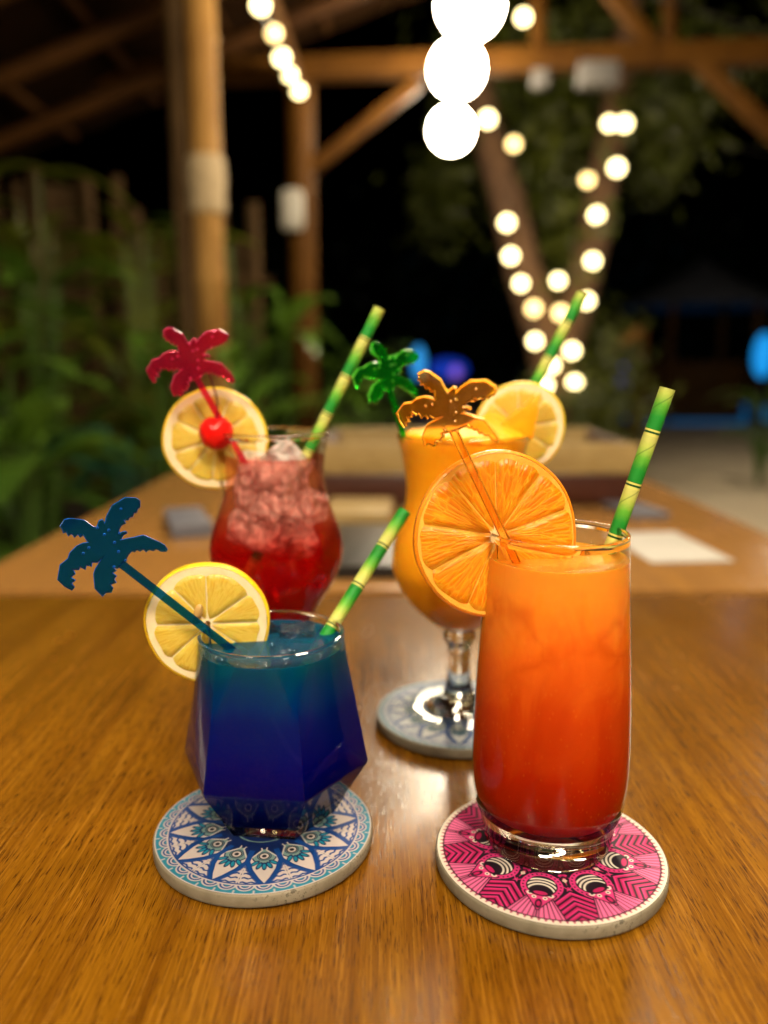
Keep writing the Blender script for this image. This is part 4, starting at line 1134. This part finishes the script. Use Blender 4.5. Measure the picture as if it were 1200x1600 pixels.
def scatter_leaves(bm, blobs, n, size, rnd, droop=0.4):
    for _ in range(n):
        c_, rad = rnd.choice(blobs)
        v = Vector((rnd.gauss(0, 0.62), rnd.gauss(0, 0.62), rnd.gauss(0, 0.62)))
        p = Vector(c_) + Vector((v.x * rad[0], v.y * rad[1], v.z * rad[2]))
        s = size * rnd.uniform(0.6, 1.3)
        d = Vector((rnd.uniform(-1, 1), rnd.uniform(-1, 1), rnd.uniform(-1, 0.5) - droop)).normalized()
        w = d.cross(Vector((rnd.uniform(-1, 1), rnd.uniform(-1, 1), rnd.uniform(-1, 1)))).normalized() * s * 0.24
        up_ = d.cross(w).normalized() * s * 0.08
        a = bm.verts.new(p); b = bm.verts.new(p + d * s * 0.5 + w); c2 = bm.verts.new(p + d * s * 0.5 - w); e = bm.verts.new(p + d * s - up_); m_ = bm.verts.new(p + d * s * 0.5 + up_)
        bm.faces.new((a, b, m_)); bm.faces.new((a, m_, c2)); bm.faces.new((m_, b, e)); bm.faces.new((m_, e, c2))
rnd = random.Random(21)
bm = bmesh.new()
blobs = [(at(x, y, TY + dy) - TO, (rx, 0.5, rz)) for x, y, dy, rx, rz in [(845, 250, 0.4, 0.28, 0.40), (870, 360, 0.4, 0.2, 0.4), (850, 150, 0.3, 0.5, 0.35), (1000, 170, 0.3, 0.40, 0.30), (1030, 240, 0.6, 0.2, 0.22), (690, 300, 0.8, 0.22, 0.3),
          (900, 60, 0.6, 0.7, 0.3), (1100, 90, 0.8, 0.7, 0.35), (870, 420, 0.5, 0.14, 0.25), (800, 120, 0.6, 0.5, 0.4), (930, 560, 0.2, 0.28, 0.3), (920, 640, -0.3, 0.3, 0.25)]]
scatter_leaves(bm, blobs, 5200, 0.13, rnd)
o = obj('crown', bm, M_TREELEAF, tree, smooth=False, fix=False)

g = G('warm_bulb'); g.p(color=(1, 0.9, 0.6), emit=(1.0, 0.80, 0.36), emits=10.0); M_BULB = g.m
g = G('warm_bulb_dim'); g.p(color=(1, 0.85, 0.5), emit=(1.0, 0.70, 0.26), emits=5.5); M_BULB2 = g.m
bm = bmesh.new(); bmesh.ops.create_icosphere(bm, subdivisions=2, radius=1.0)
BULB_ME = bpy.data.meshes.new('bulb'); bm.to_mesh(BULB_ME); bm.free(); BULB_ME.materials.append(M_BULB); BULB_ME.polygons.foreach_set('use_smooth', np.ones(len(BULB_ME.polygons), bool))
def string_lights(pts, label, r, grp='strings of warm bulbs'):
    org = pts[0]
    t = empty('string_lights', org, label, 'string lights', grp)
    bm = bmesh.new(); path = []
    for a, b in zip(pts, pts[1:]):
        m_ = (a + b) / 2 - Vector((0, 0, 0.06 * (a - b).length)); path += [a - org, m_ - org]
    path.append(pts[-1] - org); tube(bm, [p + Vector((0, 0.035, 0)) for p in path], 0.006, 6); obj('cable', bm, M_BLACK, t)
    for k, p in enumerate(pts):
        b = share('bulb', BULB_ME, t, M_BULB2 if k % 4 == 3 else M_BULB); b.location = p - org; q = r * (1, 0.92, 1.06, 0.96, 1.02)[k % 5]; b.scale = (q, q, q)
    return t
D = TY - 0.30
string_lights([at(x, y, 4.45 - k * 0.28) for k, (x, y) in enumerate([(467, 142), (453, 117), (440, 90), (428, 52), (407, 8)])], 'string of five warm bulbs under the tie beam at upper left', 0.029)
string_lights([at(x, y, D + 0.05 * (k % 2)) for k, (x, y) in enumerate([(818, 27), (787, 85), (762, 186), (803, 225), (792, 348), (798, 400), (814, 443), (834, 482), (836, 533), (862, 571), (852, 602)])], 'warm fairy lights wound down the left limb of the tree', 0.045)
string_lights([at(x, y, D + 0.05 * (k % 2)) for k, (x, y) in enumerate([(976, 193), (952, 193), (964, 262), (918, 281), (932, 336), (926, 408), (872, 438.5), (876, 489), (917, 470), (894, 548), (898, 598)])], 'warm fairy lights wound down the right limb of the tree', 0.045)

# ------------------------------------------------------------------ bamboo fence and planting on the left
fn = empty('bamboo_fence', (-2.2, 5.6, 0), 'weathered bamboo pole fence with uneven tops behind the left plants', 'fence')
rnd = random.Random(11)
bm = bmesh.new(); tube(bm, [(0, 0, 0), (0, 0, 0.5), (0, 0, 1.0)], [0.05, 0.047, 0.044], 10); pm = bpy.data.meshes.new('pole'); bmesh.ops.recalc_face_normals(bm, faces=bm.faces); bm.to_mesh(pm); bm.free(); pm.materials.append(M_OLDBAMBOO)
pm.polygons.foreach_set('use_smooth', np.ones(len(pm.polygons), bool)); pm.set_sharp_from_angle(angle=R(50))
for k in range(26):
    x = -1.3 + k * 0.105
    o = share('pole', pm, fn); px = 600 + (x - 2.2) / 5.5 * 1250
    top = 2.32 - 0.38 * max(0, min(1, (px - 60) / 200)) + rnd.uniform(-0.16, 0.12)
    o.location = (x, rnd.uniform(-0.02, 0.02), 0); o.scale = (1, 1, top); o.rotation_euler = (rnd.uniform(-0.02, 0.02), rnd.uniform(-0.03, 0.03), rnd.uniform(0, 3))
for z in (0.6, 1.5):
    bm = bmesh.new(); tube(bm, [(-1.4, -0.06, z), (0, -0.065, z + 0.02), (1.45, -0.06, z)], 0.025, 8); obj('rail', bm, M_OLDBAMBOO, fn)

def leaf_bm(bm, base, d, L, Wd, droop, rnd, n=7):
    """broad pointed leaf with folded midrib"""
    d = Vector(d).normalized(); side = d.cross(Vector((0, 0, 1)))
    side = side.normalized() if side.length > 1e-3 else Vector((1, 0, 0))
    rows = []
    p = Vector(base); step = L / n
    for k in range(n + 1):
        f = k / n
        w = Wd * (math.sin(math.pi * min(1, f * 0.92 + 0.08)) ** 0.75) * (1 - 0.25 * f)
        if k == n: w = 0.004
        nrm = side.cross(d).normalized()
        rows.append((bm.verts.new(p - side * w / 2 + nrm * w * 0.14), bm.verts.new(p), bm.verts.new(p + side * w / 2 + nrm * w * 0.14)))
        p = p + d * step
        d = (d + Vector((0, 0, -droop / n))).normalized()
    for a, b in zip(rows, rows[1:]):
        bm.faces.new((a[0], a[1], b[1], b[0])); bm.faces.new((a[1], a[2], b[2], b[1]))
def plant(loc, label, nleaf, L, Wd, m, seed, height=0.5, group='broad leaved plants in the bed', name='leafy_plant', spread=1.0):
    rnd = random.Random(seed)
    t = empty(name, loc, label, 'plant', group)
    for k in range(nleaf):
        az = 2 * math.pi * k / nleaf * 1.618 * 3 + rnd.uniform(-0.4, 0.4)
        el = rnd.uniform(0.15, 1.1)
        h0 = height * rnd.uniform(0.25, 1.0)
        d = Vector((math.cos(az) * spread, math.sin(az) * spread, math.tan(el) * 0.6))
        bm = bmesh.new(); st = Vector((math.cos(az), math.sin(az), 0)) * 0.10 * rnd.uniform(0.3, 1)
        b0 = st + Vector((0, 0, h0))
        leaf_bm(bm, b0, d, L * rnd.uniform(0.7, 1.2), Wd * rnd.uniform(0.8, 1.2), rnd.uniform(0.8, 1.8), rnd)
        tube(bm, [(0, 0, 0.0), st * 0.6 + Vector((0, 0, h0 * 0.6)), b0], [0.012, 0.010, 0.007], 6, cap=False)
        obj('leaf', bm, m, t, sharp=60, fix=False)
    return t
PL = [((-1.06, 2.35), 'big glossy green plant nearest the table at lower left', 13, 0.42, 0.16, M_LEAFG, 0.78),
      ((-0.86, 2.75), 'bluish green plant behind the red palm stirrer', 10, 0.36, 0.10, M_LEAFT, 0.80),
      ((-1.50, 2.95), 'tall broad plant at the left edge below the fence', 14, 0.52, 0.18, M_LEAFG, 1.15),
      ((-0.66, 3.60), 'green plant between the two pavilion posts', 14, 0.46, 0.14, M_LEAFG, 0.95),
      ((-1.15, 3.85), 'leafy plant left of the front bamboo post', 18, 0.50, 0.14, M_LEAFY, 1.55),
      ((-1.75, 4.2), 'tall yellowish plant in front of the bamboo fence', 22, 0.52, 0.14, M_LEAFY, 1.95),
      ((-0.85, 4.9), 'dark plant behind the bamboo post with long arching leaves', 16, 0.75, 0.14, M_LEAFG, 1.65),
      ((-0.30, 5.4), 'low green plant behind the rear timber post', 14, 0.50, 0.13, M_LEAFG, 1.00),
      ((-1.42, 4.9), 'yellow green shrub growing up against the fence', 20, 0.46, 0.12, M_LEAFY, 1.80),
      ((-2.05, 4.9), 'olive shrub at the left end of the fence', 18, 0.46, 0.12, M_LEAFY, 1.75),
      ((-1.30, 2.75), 'dense low leafy plant beside the table edge at left', 16, 0.34, 0.12, M_LEAFG, 0.95),
      ((-0.92, 3.35), 'broad leaved plant right beside the front bamboo post', 14, 0.40, 0.15, M_LEAFG, 1.05),
      ((-1.55, 3.7), 'bushy green plant filling the bed below the fence', 22, 0.42, 0.14, M_LEAFG, 1.45),
      ((-1.95, 3.9), 'bushy yellow green plant at the left picture edge', 24, 0.44, 0.13, M_LEAFY, 1.75),
      ((-1.30, 4.5), 'loose leafy shrub climbing left of the bamboo post', 24, 0.40, 0.12, M_LEAFY, 1.70),
      ((-0.55, 4.4), 'arching green plant at the foot of the rear post', 18, 0.55, 0.14, M_LEAFG, 1.20),
      ((0.05, 6.5), 'dark shrub in the gloom right of the rear post', 14, 0.6, 0.15, M_LEAFD, 1.10)]
for i, ((x, y), lab, nl, L, Wd, m, h) in enumerate(PL):
    plant((x, y, 0.02), lab, nl, L, Wd, m, 40 + i, h)
plant((at(925, 640, 6.1).x, 6.1, 0), 'fern like plant at the foot of the forked tree', 14, 0.5, 0.10, M_LEAFY, 77, 0.45)
plant((at(1195, 640, 6.4).x, 6.4, 0), 'dark bush at the right edge before the cyan light', 14, 0.42, 0.13, M_LEAFG, 78, 0.75)

# ------------------------------------------------------------------ far right: hut, blue lights, post
hut = empty('beach_hut', (at(1085, 600, 14).x, 14, 0), 'dark thatched beach hut silhouetted beyond the sand', 'hut')
M_NIGHT = mottled('blue_lit_thatch', (0.03, 0.034, 0.05), (0.07, 0.075, 0.10), 5, 0.9, 0.5, 0.02)  # blue of the night glow put into the roof colour
bm = bmesh.new()
lathe(bm, [(0, 2.75), (0.12, 2.62), (0.55, 2.35), (1.25, 1.98), (1.30, 1.90), (0.6, 2.1), (0, 2.4)], 18); obj('roof', bm, M_NIGHT, hut, sharp=40)
for k in range(4):
    a = math.pi / 4 + k * math.pi / 2
    bm = bmesh.new(); tube(bm, [(math.cos(a), math.sin(a), 0), (math.cos(a), math.sin(a), 1.0), (math.cos(a) * 0.98, math.sin(a) * 0.98, 2.0)], 0.06, 8); obj('post', bm, M_TIMBER, hut)
bm = bmesh.new(); box(bm, 0, 0.2, 0.5, 1.7, 0.5, 1.0, bevel=0.02); obj('counter', bm, M_TIMBER, hut)

def led(name, px, py0, py1, pw, Y, colr, s, label, cat='light'):
    a = at(px, py1, Y); b = at(px, py0, Y); w = pw / FPX * Y
    t = empty(name, (a.x, Y, 0), label, cat, 'blue lights in the dark garden')
    g = G('blue_glow'); g.p(color=colr, emit=colr, emits=s)
    bm = bmesh.new(); lathe(bm, [(0, a.z)] + [(w * 0.5 * math.sin(math.pi * k / 12), (a.z + b.z) / 2 - (b.z - a.z) / 2 * math.cos(math.pi * k / 12)) for k in range(1, 12)] + [(0, b.z)], 16); obj('tube', bm, g.m, t)
    bm = bmesh.new(); lathe(bm, [(0, 0), (w * 0.5, 0), (w * 0.5, 0.04), (0.05, 0.06), (0.04, max(a.z, 0.1)), (0, max(a.z, 0.1))], 12); obj('stand', bm, M_BLACK, t)
led('garden_light', 654, 540, 592, 20, 12, (0.03, 0.30, 0.75), 1.1, 'pale cyan light column behind the green palm stirrer')
led('garden_light', 700, 560, 592, 60, 15, (0.01, 0.05, 0.55), 0.6, 'wide deep blue light right of the cyan column')
led('garden_light', 712, 572, 592, 16, 14, (0.22, 0.10, 0.65), 1.0, 'small violet light in front of the deep blue one')
led('garden_light', 1190, 520, 590, 30, 13, (0.01, 0.28, 0.75), 1.1, 'cyan light column at the right edge of the picture')
led('garden_light', 972, 570, 610, 22, 13, (0.03, 0.03, 0.40), 0.7, 'dim violet blue light beside the crooked timber post')
wt = simple('pool_water', (0.004, 0.05, 0.12), 0.08)
wp = G('pool_water'); wp.p(color=(0.005, 0.06, 0.14), rough=0.12, emit=(0.002, 0.08, 0.20), emits=0.7, normal=wp.bump(wp.noise(wp.coord(), 9, 3), 0.3, 0.02))  # water emits by itself in place of blue light falling on it
bm = bmesh.new(); bmesh.ops.create_grid(bm, x_segments=8, y_segments=8, size=0.5, matrix=Matrix.Translation((5.8, 17.5, 0.006)) @ Matrix.Diagonal((6.0, 9.0, 1, 1)))
o = obj('pool_water', bm, wp.m); tag(o, kind='structure')
ps = empty('crooked_post', (at(990, 650, 7.5).x, 7.5, 0), 'crooked brown timber post with a leaning pale board beside the sand', 'post')
bm = bmesh.new(); zt_ = at(990, 515, 7.5).z; tube(bm, [(0, 0, 0), (0.01, 0, zt_ * 0.5), (0.03, 0, zt_)], [0.07, 0.06, 0.055], 10); obj('upright', bm, M_TIMBER, ps)
bm = bmesh.new(); q = at(945, 570, 7.5); box(bm, (q.x - ps.location.x) * 0.45, -0.06, zt_ - 0.10, 0.32, 0.04, 0.09, rot=Matrix.Rotation(R(-40), 4, 'Y'), bevel=0.008); obj('board', bm, M_BAMBOO, ps)

# far dark tree line
M_FAR = leaf_mat('far_foliage', (0.008, 0.016, 0.006), (0.018, 0.034, 0.010))
rnd = random.Random(5)
bm = bmesh.new()
blobs = [(Vector((x, 26 + rnd.uniform(-2, 2), rnd.uniform(1.0, 4.0))), (2.0, 1.5, 1.8)) for x in np.linspace(-16, 18, 26)]
scatter_leaves(bm, blobs, 5000, 0.6, rnd)
o = obj('far_trees', bm, M_FAR, smooth=False, fix=False); tag(o, 'dark mass of trees beyond the garden', 'trees', kind='stuff')
